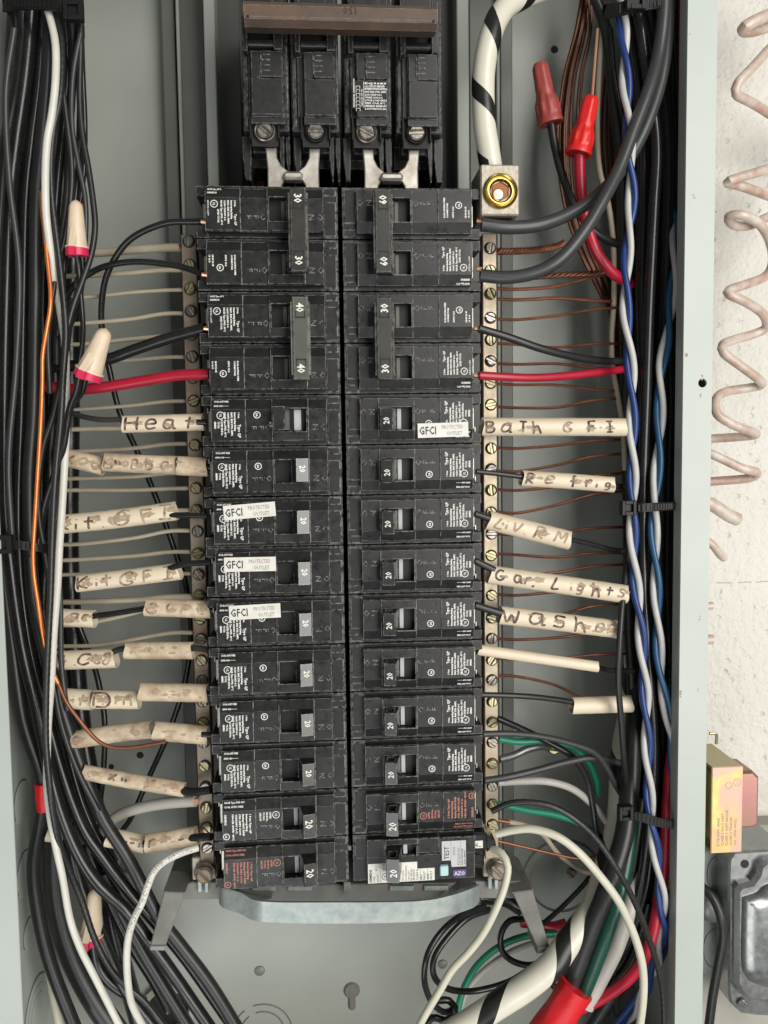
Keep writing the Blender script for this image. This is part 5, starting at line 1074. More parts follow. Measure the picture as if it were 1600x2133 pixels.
wire('thin beige wire low on the right, curving behind the cream one', 'beige_wire', [(1056, 1711), (1090, 1718), (1130, 1738), (1160, 1775), (1190, 1800), (1215, 1815), (1245, 1820)], 10, (26, 50))
wire('loose bare copper wire lowest on the right bar', 'copper', [(1038, 1752), (1090, 1764), (1150, 1778), (1200, 1788), (1232, 1786), (1250, 1779)], 6, (24, 30), n=8)
# ground wires
gr = [(600, 572, 7, 1270), (622, 628, 7, 1275), (664, 640, 6, 1290), (716, 716, 6, 1290), (757, 768, 6, 1290), (799, 815, 6, 1290), (848, 830, 6, 1295), (932, 915, 6, 1300), (980, 944, 6, 1305), (1019, 985, 6, 1310), (1066, 1022, 6, 1310), (1112, 1098, 6, 1310), (1154, 1152, 6, 1310), (1198, 1175, 6, 1310), (1238, 1216, 6, 1316), (1284, 1258, 6, 1316), (1330, 1318, 6, 1316), (1372, 1362, 6, 1316), (1408, 1480, 6, 1300)]
for i, (y0, y1, w_, xe) in enumerate(gr):
    mid = y0*.62+y1*.38+(7 if i % 3 == 0 else 3)*(1 if y1 <= y0 else -1)
    wire('thin bare copper ground wire, %s from the top on the right bar' % ORD[i], 'copper', [(1034, y0), (1080, y0+2), (1160, mid), (1235, y1*.8+y0*.2), (xe, y1), (xe+20, y1-4)], w_, (24, 52), n=8, group='bare copper ground wires on the right bar', wob=.15)
def twist(label, mk, pts, wpx, d, k, turns, name='twisted_wire', cat='wire', amp=None, mk2=None, group=None, ph0=0.0):
    pp = path(pts, d, 1.6); L_ = length(pp); mid = pts[len(pts)//2]; dm = mid[2] if len(mid) == 3 else (sum(d)/2 if isinstance(d, tuple) else d)
    r = wpx/2*mmpx(mid[0], mid[1], dm); t = thing(name, label, cat, pp[0], group=group); base = pp[0]
    rs = r/(1+1/math.sin(math.pi/k)) if k > 2 else r/2; R = r-rs
    for j in range(k):
        q = []; acc = 0
        for i, p in enumerate(pp):
            if i: acc += (pp[i]-pp[i-1]).length
            a = 2*math.pi*(turns*acc/L_+j/k)+ph0
            T = (pp[min(i+1, len(pp)-1)]-pp[max(i-1, 0)]).normalized(); N_ = Vector((0, -1, 0)); N_ = (N_-T*N_.dot(T)).normalized(); B = N_.cross(T)
            q.append(p+(N_*math.cos(a)+B*math.sin(a))*R-base)
        mb = MB(); mb.tube(q, rs, 10); mb.build('strand', M[mk if (mk2 is None or j == 0) else mk2], t, smooth=True)
    return t
twist('thick twisted bare copper strand at the top of the right bar', 'copper', [(1034, 524), (1100, 522), (1150, 516), (1175, 506)], 16, (24, 30), 4, 5, name='copper_strand')
twist('second twisted bare copper strand on the right bar, behind the black wire', 'copper_dark', [(1034, 578), (1100, 577), (1180, 572), (1230, 570), (1270, 566)], 14, (26, 44), 3, 6, name='copper_strand')
twist('blue and white twisted pair at the front of the right bundle', 'pair_white', [(1286, -30, 14), (1298, 60, 12), (1304, 180, 8), (1311, 300, 6), (1316, 400, 10), (1309, 500, 10), (1305, 560, 8), (1304, 640, 6), (1310, 720, 6), (1316, 800, 6), (1317, 900, 6), (1318, 1000, 6), (1318, 1100, 6), (1322, 1190, 6), (1333, 1290, 6), (1341, 1400, 6), (1347, 1500, 6), (1350, 1600, 6), (1356, 1700, 6), (1370, 1800, 6), (1381, 1900, 8), (1378, 1960, 16), (1355, 2040, 34), (1310, 2120, 56), (1260, 2180, 70)], 27, 0, 2, 11.0, name='twisted_pair', mk2='blue_wire', ph0=-1.2)
twist('teal and white twisted pair deeper in the right bundle', 'pair_white', [(1394, 260, 66), (1400, 340, 56), (1402, 420, 40), (1408, 500, 28), (1402, 600, 22), (1390, 700, 18), (1376, 780, 16), (1374, 900, 14), (1367, 1000, 12), (1362, 1080, 12), (1366, 1180, 12), (1370, 1300, 12), (1376, 1400, 12), (1393, 1500, 12), (1404, 1580, 14), (1406, 1700, 20)], 27, 0, 2, 6.4, name='twisted_pair', mk2='teal_wire', ph0=2.2)
wire('loose blue wire hooking back near the right flange', 'blue_wire', [(1395, 1860), (1392, 1930), (1380, 1990), (1350, 2040), (1310, 2100), (1250, 2170)], 15, (14, 60), n=14)
# right bundle of black cables
GR = 'black cables of the right bundle'
rc = [
 ('dark cable at the inner edge of the right bundle', [(1225, -40), (1262, 60), (1275, 180), (1290, 300), (1296, 420), (1296, 560), (1302, 700), (1304, 900), (1308, 1100), (1310, 1300), (1318, 1450), (1318, 1580), (1300, 1720), (1265, 1860), (1225, 1980)], 22, 46),
 ('black cable right behind the blue and white pair', [(1300, -40), (1322, 120), (1338, 260), (1340, 420), (1338, 600), (1342, 760), (1344, 900), (1344, 1100), (1345, 1300), (1358, 1450), (1368, 1600), (1360, 1760), (1340, 1900), (1290, 2040), (1230, 2140)], 26, 28),
 ('shiny black cable in the middle of the right bundle', [(1320, -40), (1348, 150), (1368, 300), (1362, 440), (1352, 640), (1346, 820), (1340, 1000), (1340, 1200), (1352, 1400), (1362, 1560), (1352, 1720), (1326, 1880), (1270, 2030)], 22, 18),
 ('black cable deep right of centre in the right bundle', [(1340, -40), (1375, 150), (1392, 300), (1390, 500), (1382, 700), (1368, 900), (1352, 1100), (1350, 1300), (1362, 1480), (1372, 1640), (1368, 1800)], 22, 34),
 ('black cable running close to the teal pair', [(1360, -40), (1392, 200), (1402, 420), (1394, 640), (1398, 840), (1392, 1040), (1390, 1240), (1396, 1420), (1392, 1600)], 22, 36),
 ('black cable beside the right flange', [(1400, -40), (1412, 200), (1416, 450), (1412, 700), (1408, 950), (1402, 1200), (1400, 1400)], 22, 40),
 ('deep black cable filling the right bundle near the flange', [(1410, -40), (1415, 400), (1410, 800), (1400, 1200), (1405, 1500), (1400, 1700)], 34, 66),
 ('deep black cable filling the right bundle centre', [(1355, -40), (1365, 300), (1360, 700), (1352, 1100), (1365, 1500), (1360, 1700), (1320, 1900), (1250, 2100)], 44, 64),
 ('deep black cable filling the right bundle inner side', [(1310, -40), (1325, 300), (1325, 700), (1322, 1100), (1332, 1400), (1340, 1600), (1310, 1800), (1255, 2000)], 36, 60),
 ('thin black wire crossing over the sleeve ends at the right bundle', [(1312, 1120, 20), (1303, 1200, 10), (1295, 1270, 2), (1290, 1340, 0), (1288, 1420, 2), (1294, 1500, 6), (1300, 1580, 12), (1306, 1640, 20)], 13, 0),
 ('black wire fanning inward at the top of the right bundle', [(1272, 60), (1280, 160), (1296, 240), (1312, 340), (1330, 470)], 10, 40),
 ('thin black wire beside the beige cable at top right', [(1262, 100), (1275, 250), (1292, 400), (1300, 520)], 9, 50),
]
for i, (lab, pts, w_, d_) in enumerate(rc):
    bwire(lab, pts, w_, d_, 'black_pvc' if i % 3 else 'black_soft', cat='cable', name='black_cable', n=14, group=GR, seg=5)
wire('dim red cable hidden against the right flange', 'red_shaded', [(1422, -40), (1421, 300), (1419, 600), (1415, 900), (1412, 1200)], 16, 16, name='red_cable', cat='cable', n=12, seg=8)
wire('thick red cable sweeping down the lower right bundle', 'red_wire', [(1412, 1380, 24), (1408, 1500, 22), (1396, 1600, 18), (1388, 1700, 16), (1383, 1800, 14), (1370, 1890, 12), (1352, 1970, 10), (1318, 2030, 10), (1262, 2075, 12), (1200, 2105, 14)], 23, 0, name='red_cable', cat='cable', n=18)
bwire('fat black cable forming the inner side of the lower right sweep', [(1330, 1180, 56), (1326, 1400, 50), (1320, 1540, 32), (1311, 1650, 20), (1300, 1740, 14), (1276, 1820, 10), (1256, 1876, 8), (1234, 1930, 8), (1205, 2010, 8), (1180, 2080, 8)], 40, 0, 'black_soft', cat='cable', name='thick_cable', n=24)
wire('dark green cable in the lower right sweep', 'green_dark', [(1318, 1700, 22), (1304, 1800, 12), (1284, 1880, 6), (1262, 1950, 4), (1236, 2020, 4), (1205, 2095, 4)], 29, 0, name='green_cable', cat='cable', n=22)
wire('dusty grey-white cable in the lower right sweep', 'gray_wire', [(1338, 1760, 30), (1322, 1850, 22), (1302, 1920, 18), (1280, 1980, 16), (1252, 2035, 14), (1220, 2095, 14)], 34, 0, name='white_cable', cat='cable', n=22)
for i, (lab, pts, w_, d_) in enumerate([('black cable outermost right of the lower right sweep', [(1362, 1740), (1345, 1850), (1322, 1930), (1290, 2000), (1240, 2070)], 30, 26), ('black cable second from right in the lower sweep', [(1340, 1660), (1322, 1780), (1290, 1900), (1250, 1990)], 28, 24), ('navy-black cable under the red sweep', [(1352, 1880), (1330, 1960), (1300, 2020), (1258, 2062)], 20, 22)]):
    bwire(lab, pts, w_, d_, cat='cable', name='black_cable', n=16, group=GR)
wire('red tape wrapped round the lower right cables', 'red_tape', [(1202, 2056), (1188, 2078), (1166, 2112), (1128, 2165)], 70, 4, name='red_tape', cat='tape', n=28, mod=lambda i, a: 1+.03*math.sin(a*4+i*.6)+.02*math.sin(a*9))
# striped cables
def striped(label, pts, wpx, d, turns, tape_w, ph, n=40, ends=None, hand=1):
    pp = path(pts, d, 1.2); L_ = length(pp); mid = pts[len(pts)//2]; dm = mid[2] if len(mid) == 3 else d
    r = wpx/2*mmpx(mid[0], mid[1], dm); t = thing('striped_cable', label, 'cable', pp[0]); base = pp[0]
    mb = MB(); mb.tube([p-base for p in pp], r, n); mb.build('sheath', M['cable_white'], t, smooth=True)
    tp = MB(); steps = int(L_*1.0*turns*3); vs = []; f = []; W_ = 4
    steps = max(200, int(turns*44))
    for i in range(steps+1):
        u = i/steps
        for j in range(W_+1):
            s = u*L_+ (j/W_-.5)*tape_w; an = hand*(2*math.pi*turns*u)+ph
            s_ = max(.01, min(L_-.01, s)); p, T, N_, B = frame_at(pp, s_)
            vs.append(p-base+(N_*math.cos(an)+B*math.sin(an))*(r+.22-(.0 if 0 < j < W_ else .15)))
    for i in range(steps):
        for j in range(W_): a = i*(W_+1)+j; f.append((a, a+1, a+W_+2, a+W_+1))
    tp.add(vs, f); tp.build('tape', M['tape_black'], t, smooth=True)
    return t
striped('white cable spirally taped in black, entering the gold lug', [(1180, -40, 30), (1110, -14, 20), (1062, 8, 12), (1036, 40, 8), (1018, 90, 6), (1008, 150, 6), (1007, 210, 6), (1010, 265, 6), (1018, 315, 7), (1024, 356, 8)], 47, 6, 3.9, 9.0, 0.5, hand=1)
striped('large white cable spirally taped in black, lower right', [(1330, 1300, 66), (1318, 1450, 60), (1298, 1570, 48), (1290, 1700, 36), (1266, 1800, 26), (1243, 1875, 18), (1222, 1915, 14), (1182, 1966, 10), (1150, 2010, 6), (1096, 2055, 4), (1038, 2092, 2), (980, 2130, 2), (930, 2160, 2)], 53, 0, 5.4, 13, 1.0, hand=1)
wire('white plastic wedge of a rear cable behind the lower sweep', 'cream_wire', [(1318, 1380), (1305, 1600), (1290, 1720)], 20, 62, name='white_cable', cat='cable')
# top right: brazed copper rod, beige cable and brown strands
wire('bare bright copper rod standing in the red wire nut', 'copper_new', [(1245, 60), (1240, 120), (1233, 210)], 6, 18, name='copper_rod', n=8)
bwire('black wire held by the brick-red wire nut', [(1146, 240, 32), (1155, 300, 34), (1170, 360, 36), (1195, 425, 38), (1230, 475, 40), (1265, 500, 44), (1302, 514, 48)], 17, 0, 'black_soft', n=14)
wire('red wire held by the bright red wire nut', 'red_wire', [(1207, 300, 20), (1208, 360, 22), (1213, 420, 24), (1226, 480, 26), (1246, 530, 28), (1278, 570, 32), (1315, 592, 38)], 23, 0, n=18)
wire('beige cable running down the inner edge of the right bundle', 'beige_wire', [(1258, 40), (1248, 150), (1244, 260), (1248, 350), (1268, 430), (1278, 520), (1279, 620), (1274, 700), (1276, 760), (1288, 830), (1298, 900), (1302, 980)], 12, (50, 44), cat='cable', name='beige_cable', n=12)
gc = 'dull copper strands beside the right bundle'
for i in range(15):
    x0 = 1232+random.uniform(-8, 10); sp = random.uniform(-20, 20)
    pts = [(x0-10+sp*.2, -40), (1216+sp*.8, 60), (1192+sp, 170), (1184+sp*1.2, 300), (1194+sp, 420), (1225+sp, 520), (1265+sp*.6, 620), (1286, 760+sp*4), (1300, 900)]
    if i > 10: pts = [(1268+sp*.6, 120), (1262+sp, 300), (1280+sp*.6, 480), (1288+sp*.4, 640), (1296, 820), (1304, 1000)]
    wire('dull brown copper strand, %s of the bunch left of the beige cable' % ORD[i] if i < 11 else 'dull brown copper strand among the black cables, %s of four' % ORD[i-11], 'copper_dark', pts, 6, (56+random.uniform(-5, 5), 60), n=7, group=gc, name='copper_strand', seg=4, wob=.5)
# loops and odd wires at the bottom centre-right
bwire('outer of two black loops below the bracket', [(1010, 1888, 30), (965, 1905, 20), (925, 1935, 10), (892, 1985, 4), (884, 2040, 4), (898, 2085, 8), (925, 2108, 14), (950, 2098, 22)], 13, 0, name='black_wire', n=14)
bwire('inner of two black loops below the bracket', [(1020, 1895, 34), (975, 1912, 26), (935, 1950, 20), (905, 1995, 16), (905, 2035, 16), (935, 2060, 20), (990, 2064, 26), (1060, 2045, 30), (1110, 2015, 36), (1170, 1985, 44)], 13, 0, name='black_wire', n=14)
bwire('small black loop beside the right bracket arm', [(1092, 1914), (1062, 1918), (1044, 1945), (1046, 1980), (1070, 2003), (1110, 2010), (1150, 1990)], 13, 46, name='black_wire', n=14)
bwire('black ring curl at the bottom edge', [(905, 2085), (935, 2084), (948, 2105), (930, 2125), (900, 2120), (880, 2150)], 14, 18, name='black_wire', n=14)
wire('green wire curving down from the hidden red nut', 'green_wire', [(1160, 1945), (1095, 1950), (1040, 1972), (995, 2010), (968, 2055), (955, 2100), (950, 2160)], 14, (52, 40), n=14)
wire('dim white wire below the green curve', 'gray_wire', [(1165, 1950), (1110, 1965), (1060, 1985), (1010, 2020), (975, 2060), (955, 2110), (940, 2150)], 12, (60, 52), n=14)
wire('dim red wire nut body lying behind the right bracket arm', 'red_wire', [(1085, 1922), (1110, 1925), (1150, 1935), (1180, 1930)], 26, 58, name='red_connector', cat='wire nut', n=16, ends=lambda m: [.7+.6*i/m for i in range(m)])
bwire('black wire rising behind the right bracket arm to the bundle', [(1130, 1925), (1165, 1895), (1205, 1855), (1235, 1820)], 10, 54)
bwire('black cable end under the striped cable', [(1130, 2010), (1150, 2050), (1180, 2075)], 14, 36)
bwire('black grounding lead behind the loops', [(1000, 1870), (1050, 1875), (1085, 1895)], 26, 70)
# ------------------------------------------------------------------ cable ties
def cable_tie(label, front, wmm, d, head, back_d=70, hs=(5.2, 4.6), mk='nylon'):
    """front: px points of the strap over the cables"""
    pts = [P(*q) if len(q) == 3 else P(q[0], q[1], d) for q in front]
    back = [P(front[-1][0], front[-1][1], back_d)*1.0, P(front[0][0], front[0][1], back_d)*1.0]
    loop = spline(pts, 2.0); t = thing('cable_tie', label, 'cable tie', loop[0], group='black nylon cable ties'); base = loop[0]
    full = loop+[loop[-1].lerp(back[0], .35), loop[-1].lerp(back[0], .8), back[0].lerp(back[1], .1), back[0].lerp(back[1], .9), loop[0].lerp(back[1], .8), loop[0].lerp(back[1], .35), loop[0]]
    mb = MB(); vs = []; f = []; n = len(full)
    for i, p in enumerate(full):
        T = (full[min(i+1, n-1)]-full[max(i-1, 0)]).normalized(); Z_ = Vector((0, 0, 1)); Z_ = (Z_-T*Z_.dot(T)).normalized(); Nn = T.cross(Z_)
        p = p-base
        vs += [p+Z_*wmm/2+Nn*.6, p-Z_*wmm/2+Nn*.6, p-Z_*wmm/2-Nn*.6, p+Z_*wmm/2-Nn*.6]
    for i in range(n-1):
        for k in range(4): j = (k+1) % 4; f.append((4*i+k, 4*i+j, 4*i+4+j, 4*i+4+k))
    mb.add(vs, f); mb.build('strap', M[mk], t)
    if head:
        h = P(head[0], head[1], d-4)-base; a, b = hs; mb = MB()
        for (x0, x1, z0, z1) in ((-a, -a*.55, -b, b), (a*.55, a, -b, b), (-a*.55, a*.55, -b, -b*.5), (-a*.55, a*.55, b*.5, b)):
            mb.box(h.x+x0, h.x+x1, h.y-1, h.y+3.5, h.z+z0, h.z+z1, .25)
        mb.box(h.x-a*.55, h.x+a*.55, h.y+1, h.y+3, h.z-b*.5, h.z+b*.5)
        mb.build('head', M[mk], t)
    # teeth on the strap
    tb = MB()
    for i in range(2, len(loop)-2):
        p = loop[i]-base; tb.box(p.x-.35, p.x+.35, p.y-1.0, p.y+.2, p.z-wmm*.36, p.z+wmm*.36)
    o = tb.build('ridges', M[mk], t); o['kind'] = 'stuff'
    return t
cable_tie('cable tie with a square head across the top of the left bundle', [(8, 12, 20), (40, 8, 10), (85, 8, 6), (130, 14, 4), (160, 34, 8), (174, 66, 20)], 5.6, 4, (152, 20), hs=(4.4, 4.6))
cable_tie('cable tie across the left bundle at mid height', [(-6, 1134, 14), (20, 1133, 4), (55, 1137, 4), (90, 1142, 8), (112, 1148, 18)], 4.2, 4, (2, 1134))
cable_tie('cable tie across the right bundle between Refrig and Liv RM', [(1303, 1058, 6), (1330, 1058, -2), (1365, 1056, -2), (1400, 1054, 6), (1410, 1053, 16)], 4.4, 0, (1310, 1058), hs=(3.8, 3.8))
cable_tie('cable tie round the lower right bundle near the flange', [(1292, 1694, 8), (1330, 1700, 0), (1370, 1712, 0), (1400, 1716, 4), (1410, 1716, 20)], 4.8, 0, (1304, 1694), hs=(3.8, 3.8))
cable_tie('cable tie at the top edge of the right bundle', [(1262, 24, 18), (1290, 20, 4), (1320, 12, 4), (1370, 4, 6), (1400, 0, 20)], 6.5, 4, (1325, 0), hs=(5, 4.5))
# ------------------------------------------------------------------ bracket and plastic base at the bottom
def poly_px(pts, d): return [(P(x, y, d).x, P(x, y, d).z) for x, y in pts]
t = thing('retaining_bracket', 'galvanised steel retaining bar bent across the bottom of the breakers', 'bracket', P(725, 1890, 4)); b0 = P(725, 1890, 4)
def part_at(t, b, mb, n, m, **k):
    o = mb.build(n, m, t, **k); o.location = -b*S; return o
def strip(pts_top, pts_bot, thick):
    mb = MB(); n = len(pts_top); A = [P(*q) for q in pts_top]; B = [P(*q) for q in pts_bot]; th = Vector((0, thick, 0)); vs = A+B+[a+th for a in A]+[b+th for b in B]; f = []
    for i in range(n-1):
        f += [(i, i+1, n+i+1, n+i), (2*n+i, 2*n+i+1, 3*n+i+1, 3*n+i), (i, i+1, 2*n+i+1, 2*n+i), (n+i, n+i+1, 3*n+i+1, 3*n+i)]
    f += [(0, n, 3*n, 2*n), (n-1, 2*n-1, 4*n-1, 3*n-1)]
    mb.add(vs, f); return mb
def dens(q, k=6):
    pts = spline([Vector((x, y, 0)) for x, y, z in q], 8); ds = []
    for p_ in pts:
        for (x0, y0, z0), (x1, y1, z1) in zip(q, q[1:]):
            if x0-1e-6 <= p_.x <= x1+1e-6: ds.append(z0+(z1-z0)*(p_.x-x0)/(x1-x0)); break
        else: ds.append(q[-1][2])
    return [(p_.x, p_.y, dd) for p_, dd in zip(pts, ds)]
def resamp(q, n=60):
    D_ = dens(q); return [D_[int(i*(len(D_)-1)/(n-1))] for i in range(n)]
mb = strip(resamp([(456, 1856, 16), (463, 1850, 10), (500, 1859, 4), (546, 1878, -4), (700, 1880, -5), (860, 1878, -4), (930, 1868, 2), (985, 1850, 8), (998, 1844, 14)]),
           resamp([(456, 1878, 16), (463, 1890, 10), (500, 1903, 4), (546, 1920, -4), (700, 1924, -5), (870, 1920, -4), (935, 1908, 2), (988, 1890, 8), (999, 1878, 14)]), 1.6)
part_at(t, b0, mb, 'bar', M['galv'], smooth=True)
mb = strip([(470, 1846, 26), (520, 1858, 20), (566, 1872, 10)], [(463, 1852, 10), (500, 1860, 4), (546, 1878, -3)], 1.5); part_at(t, b0, mb, 'folded_tab', M['galv'])
mb = strip([(930, 1852, 14), (960, 1836, 22), (992, 1838, 26)], [(918, 1870, 2), (958, 1856, 6), (994, 1846, 12)], 1.5); part_at(t, b0, mb, 'folded_tab', M['galv'])
t = thing('plastic_base', 'dark grey plastic base under the breakers with two splayed arms', 'panel base', P(725, 1860, 20)); b0 = P(725, 1860, 20)
mb = MB(); mb.prism(poly_px([(340, 1858), (400, 1838), (1085, 1836), (1112, 1854), (1100, 1872), (385, 1874)], 24), 24, 60, .6); part_at(t, b0, mb, 'crossbar', M['base_plastic'])
mb = MB(); mb.prism(poly_px([(480, 1845), (950, 1840), (900, 1888), (560, 1890)], 12), 12, 40, .6); part_at(t, b0, mb, 'lower_web', M['base_plastic'])
for pts, e0 in (([(341, 1858), (386, 1860), (345, 1970), (313, 1970)], [(313, 1971), (345, 1971), (342, 1981), (312, 1980)]), ([(1068, 1860), (1110, 1854), (1145, 1974), (1120, 1976)], [(1121, 1975), (1146, 1973), (1146, 1983), (1118, 1987)])):
    mb = MB(); mb.prism(poly_px(pts, 14), 14, 36, .6); part_at(t, b0, mb, 'arm', M['base_plastic'])
    mb = MB(); mb.prism(poly_px(e0, 13), 13, 34, .3); part_at(t, b0, mb, 'arm_tip', M['rail_pale'])
mb = MB()
for x in (553, 628, 840, 912): mb.prism(poly_px([(x-28, 1846), (x+22, 1846), (x+22, 1856), (x-28, 1856)], 10), 10, 20, .3)
o = part_at(t, b0, mb, 'hook_row', M['galv']); o['kind'] = 'stuff'
mb = MB(); mb.prism(poly_px([(716, 1838), (730, 1838), (730, 1862), (716, 1862)], 6), 6, 30, .3); part_at(t, b0, mb, 'centre_rib', M['base_plastic'])
# ------------------------------------------------------------------ outside, right of the box
def coil(label, pts, wpx, flat=0.7):
    o, pp, r = wire(label, 'coil_copper', pts, wpx*1.15, 60, name='copper_coil', cat='copper coil', n=16, seg=2.0, group='paint-spattered copper coil pieces on the wall')
    return o
coil('top turn of the paint-spattered copper coil, at the picture edge', [(1660, 10, 50), (1610, 28, 45), (1565, 48, 42), (1548, 62, 44), (1575, 62, 52), (1640, 40, 62)], 22)
coil('main spiralling length of paint-spattered copper coil', [(1680, 40, 60), (1620, 85, 55), (1570, 138, 50), (1538, 172, 48), (1534, 196, 50), (1562, 212, 56), (1600, 235, 66), (1680, 290, 74), (1660, 330, 62), (1600, 352, 52), (1540, 370, 46), (1516, 380, 46), (1545, 388, 54), (1600, 408, 66), (1650, 430, 68), (1600, 452, 60), (1560, 470, 54), (1528, 468, 50), (1518, 452, 46), (1545, 448, 42), (1580, 465, 46), (1603, 500, 54), (1610, 545, 62), (1595, 575, 62), (1555, 592, 54), (1520, 604, 48), (1520, 614, 46), (1555, 630, 48), (1590, 655, 54), (1596, 682, 60), (1570, 696, 62), (1528, 708, 56), (1506, 718, 50), (1508, 735, 48), (1540, 760, 48), (1580, 790, 52), (1585, 802, 58), (1560, 808, 62), (1512, 816, 60), (1492, 832, 54), (1494, 862, 50), (1530, 886, 50), (1572, 902, 54), (1560, 908, 62), (1480, 914, 70), (1420, 918, 72), (1420, 925, 60), (1480, 945, 54), (1545, 975, 50), (1576, 984, 54), (1560, 996, 60), (1480, 1003, 66), (1420, 1008, 70)], 17)
coil('blunt end of the copper coil below its long turns', [(1420, 1030, 50), (1480, 1050, 48), (1515, 1072, 50), (1536, 1082, 52)], 24)
coil('flattened lowest tip of copper coil beside the flange', [(1420, 1100, 52), (1478, 1130, 50), (1500, 1155, 52), (1508, 1162, 54)], 15)
for k, (y, w_) in enumerate(((1262, 14), (1332, 18))):
    coil('small copper tip peeking past the flange, %s of two' % ('upper' if k == 0 else 'lower'), [(1440, y+4, 66), (1475, y, 66), (1484, y, 66)], w_)
# hairline block joint in the wall, in irregular runs
x = 205.0; jz = P(1540, 1213, BACK+6).z; k_ = 0
while x < 330:
    L_ = hwr.uniform(4, 14); mb = MB(); pts = [Vector((x+L_*q/4, BACK+5.9, jz+hwr.uniform(-.25, .25))) for q in range(5)]; mb.tube(pts, .32, 5); k_ += 1
    if k_ > 1: JB.v, JB.f = JB.v, JB.f
    else: JB = MB()
    JB.add([tuple(v) for v in mb.v], mb.f); x += L_+hwr.uniform(1, 9)
o = JB.build('wall_joint', M['joint']); o['kind'] = 'structure'
# gold transformer bracket
q0 = P(1482, 1597, 25); q1 = P(1548, 1777, 25); xa, xb, za, zb = P(1482, 1690, 25).x, P(1547, 1690, 25).x, P(1515, 1777, 25).z, P(1515, 1597, 25).z
b0 = Vector(((xa+xb)/2, 25, (za+zb)/2)); t = thing('doorbell_transformer', 'gold iridescent zinc plated transformer mounted outside the box at right', 'transformer', b0)
mb = MB(); mb.box(xa, xb, 25, 26.2, za, zb, .5); fp = part_at(t, b0, mb, 'front_plate', M['irid'])
mb = MB(); mb.box(xa+.4, xb-.4, 26.2, 62, zb-1.8, zb-.3, .2); part_at(t, b0, mb, 'bracket_side', M['gold_side']); mb = MB(); mb.box(xa+.4, xb-.4, 26.2, 62, za+.3, za+1.6, .2); part_at(t, b0, mb, 'bracket_side', M['gold_side'])
mb = MB(); mb.box(xa+1.5, xb-1, 30, 60, za+6, zb-5, .5); part_at(t, b0, mb, 'laminated_core', mat('core', (0.30, 0.25, 0.06), .4, .5))
xc = P(1578, 1660, 44).x
mb = MB(); mb.prism([(xb-4, P(1560, 1722, 44).z), (xc-3, P(1560, 1722, 44).z), (xc, P(1560, 1715, 44).z), (xc, P(1560, 1618, 44).z), (xc-4, P(1560, 1604, 44).z), (xb-4, P(1560, 1604, 44).z)], 42, 62, 1.5); part_at(t, b0, mb, 'coil_cover', mat('pinkish_zinc', (0.36, 0.14, 0.16), .3, .6, col2=(.30, .20, .12), noise=.5, nscale=60))
mb = MB(); mb.prism([(xc-6, P(1560, 1728, 55).z), (xc+3, P(1560, 1722, 55).z), (xc+3, P(1560, 1612, 55).z), (xc-4, P(1560, 1600, 55).z)], 62, 72, .8); part_at(t, b0, mb, 'coil_back', M['black_pvc'])
mb = MB(); mb.tube(spline([P(1478, 1528, 70), P(1490, 1528, 70), P(1493, 1534, 70), P(1492, 1550, 68)], 1), 1.0, 8); mb.box(xa+2, xb-7, 60, 80, zb-2, zb+10, .3); part_at(t, b0, mb, 'mounting_tab', M['gold_side'])
tx = MB(); fy = 24.9
cols = ['E178-160V  60HZ', 'CLASS 2 NOT WET,', 'CLASS 3 WET NICHE', 'CLASS 2 TRANSF.', '16V 10VA 60HZ']
for i, l in enumerate(cols): put_text(tx, l, 2.1, xa+5.0+i*2.5, za+4.2, fy, 90, bold=.03, sx=1.1)
ring(tx, xb-3.6, zb-9.5, fy, 2.2, .25); ring(tx, xb-8.5, zb-11, fy, 2.0, .25); put_text(tx, 'UL', 1.6, xb-3.0, zb-10.3, fy, 90)
part_at(t, b0, tx, 'stamped_lettering', mat('stamp', (0.36, 0.25, 0.15), .5)); 
# cast conduit fitting at lower right
b0 = P(1560, 1950, 50); t = thing('conduit_box', 'shiny cast metal conduit box at the lower right corner', 'conduit box', b0)
out = [(1518, 1820), (1520, 1790), (1530, 1775), (1640, 1768), (1660, 2120), (1580, 2117), (1545, 2112), (1522, 2090), (1518, 2070)]
mb = MB(); mb.prism(poly_px(out, 52), 52, 90, 1.2); part_at(t, b0, mb, 'body', M['fitting'], smooth=True)
lid = [(1527, 1850), (1536, 1838), (1560, 1832), (1572, 1815), (1575, 1798), (1590, 1786), (1660, 1780), (1660, 2090), (1600, 2082), (1560, 2078), (1536, 2062), (1526, 2040)]
mb = MB(); mb.prism(poly_px(lid, 50), 46, 53, 2.4); part_at(t, b0, mb, 'raised_cover', M['fitting'], smooth=True)
lid2 = [(1545, 1868), (1575, 1858), (1600, 1840), (1680, 1830), (1680, 2050), (1580, 2050), (1552, 2030), (1543, 2000)]
lp = spline([Vector((x, z, 0)) for x, z in poly_px(lid2+[lid2[0]], 46)], 2.0)[:-1]; cx_ = sum(p_.x for p_ in lp)/len(lp); cz_ = sum(p_.y for p_ in lp)/len(lp); mb = MB(); vs = []; n = len(lp); K = 10
for k in range(K+1):
    a_ = math.pi/2*k/K
    for p_ in lp: vs.append((cx_+(p_.x-cx_)*(1-.42*(1-math.cos(a_))), 47-6.5*math.sin(a_), cz_+(p_.y-cz_)*(1-.22*(1-math.cos(a_)))))
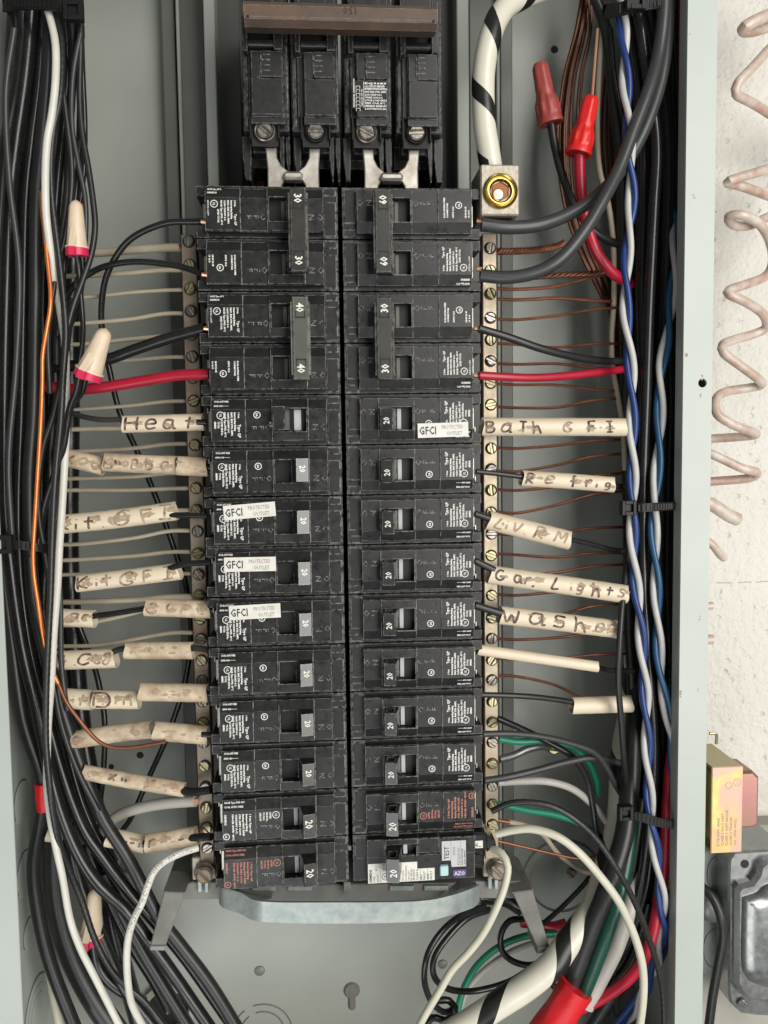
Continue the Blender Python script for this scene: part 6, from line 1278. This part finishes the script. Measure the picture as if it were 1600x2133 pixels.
mb.add(vs, [(k*n+i, k*n+(i+1) % n, (k+1)*n+(i+1) % n, (k+1)*n+i) for k in range(K) for i in range(n)]+[tuple(K*n+i for i in range(n))]); part_at(t, b0, mb, 'dished_centre', M['fitting'], smooth=True)
p = P(1552, 1800, 51.6); mb = MB(); mb.lathe([(2.6, 0), (.01, -.05)], 18, p); part_at(t, b0, mb, 'empty_screw_hole', M['dark'])
p = P(1546, 2090, 50.5); s_ = add_screw(t, p.x-b0.x, p.y-b0.y, p.z-b0.z, 2.8, 1.6, 'fitting', .7)
b0 = P(1480, 1930, 70); t = thing('junction_box', 'grey metal junction box with knockouts behind the conduit box', 'junction box', b0)
mb = MB(); mb.prism(poly_px([(1430, 1775), (1522, 1775), (1522, 2085), (1500, 2060), (1470, 2030), (1430, 2020)], 70), 70, 96, 1.0); part_at(t, b0, mb, 'box_body', M['fitting_gray'])
for px, py, ra, rb_ in ((1495, 1820, 7, 12), (1490, 1975, 8, 13)):
    p = P(px, py, 70); mb = MB(); mb.tube([p+Vector((ra*math.cos(k*.3), 0, rb_*math.sin(k*.3))) for k in range(22)], .35, 6); part_at(t, b0, mb, 'knockout', M['knock'], smooth=True)
for px, py in ((1510, 1873), (1510, 1970)):
    p = P(px, py, 69.8); mb = MB(); mb.lathe([(1.1, 0), (.01, -.05)], 12, p); part_at(t, b0, mb, 'screw_hole', M['dark'])
p = P(1485, 1890, 66); mb = MB(); mb.lathe([(9, 6), (9, -2), (7.5, -4), (4, -5)], 24, p); part_at(t, b0, mb, 'cable_clamp', M['fitting_gray'], smooth=True)
bwire('thick black cord bending down outside the box at right', [(1455, 1842, 60), (1482, 1866, 54), (1500, 1905, 50), (1506, 1950, 50), (1496, 2010, 50), (1484, 2080, 50), (1474, 2160, 50)], 19, 0, 'black_soft', name='power_cord', cat='cord', n=18)
b0 = P(1540, 1745, 88); 
mb = MB(); mb.box(P(1440, 1700, 86).x, 420, 84, 99, -620, P(1550, 1722, 84).z, 1.2); o = mb.build('concrete_footing', mat('concrete', (0.40, 0.385, 0.34), .8, col2=(.30, .285, .25), noise=.6, nscale=40, bump=.5, bscale=300)); o['kind'] = 'structure'
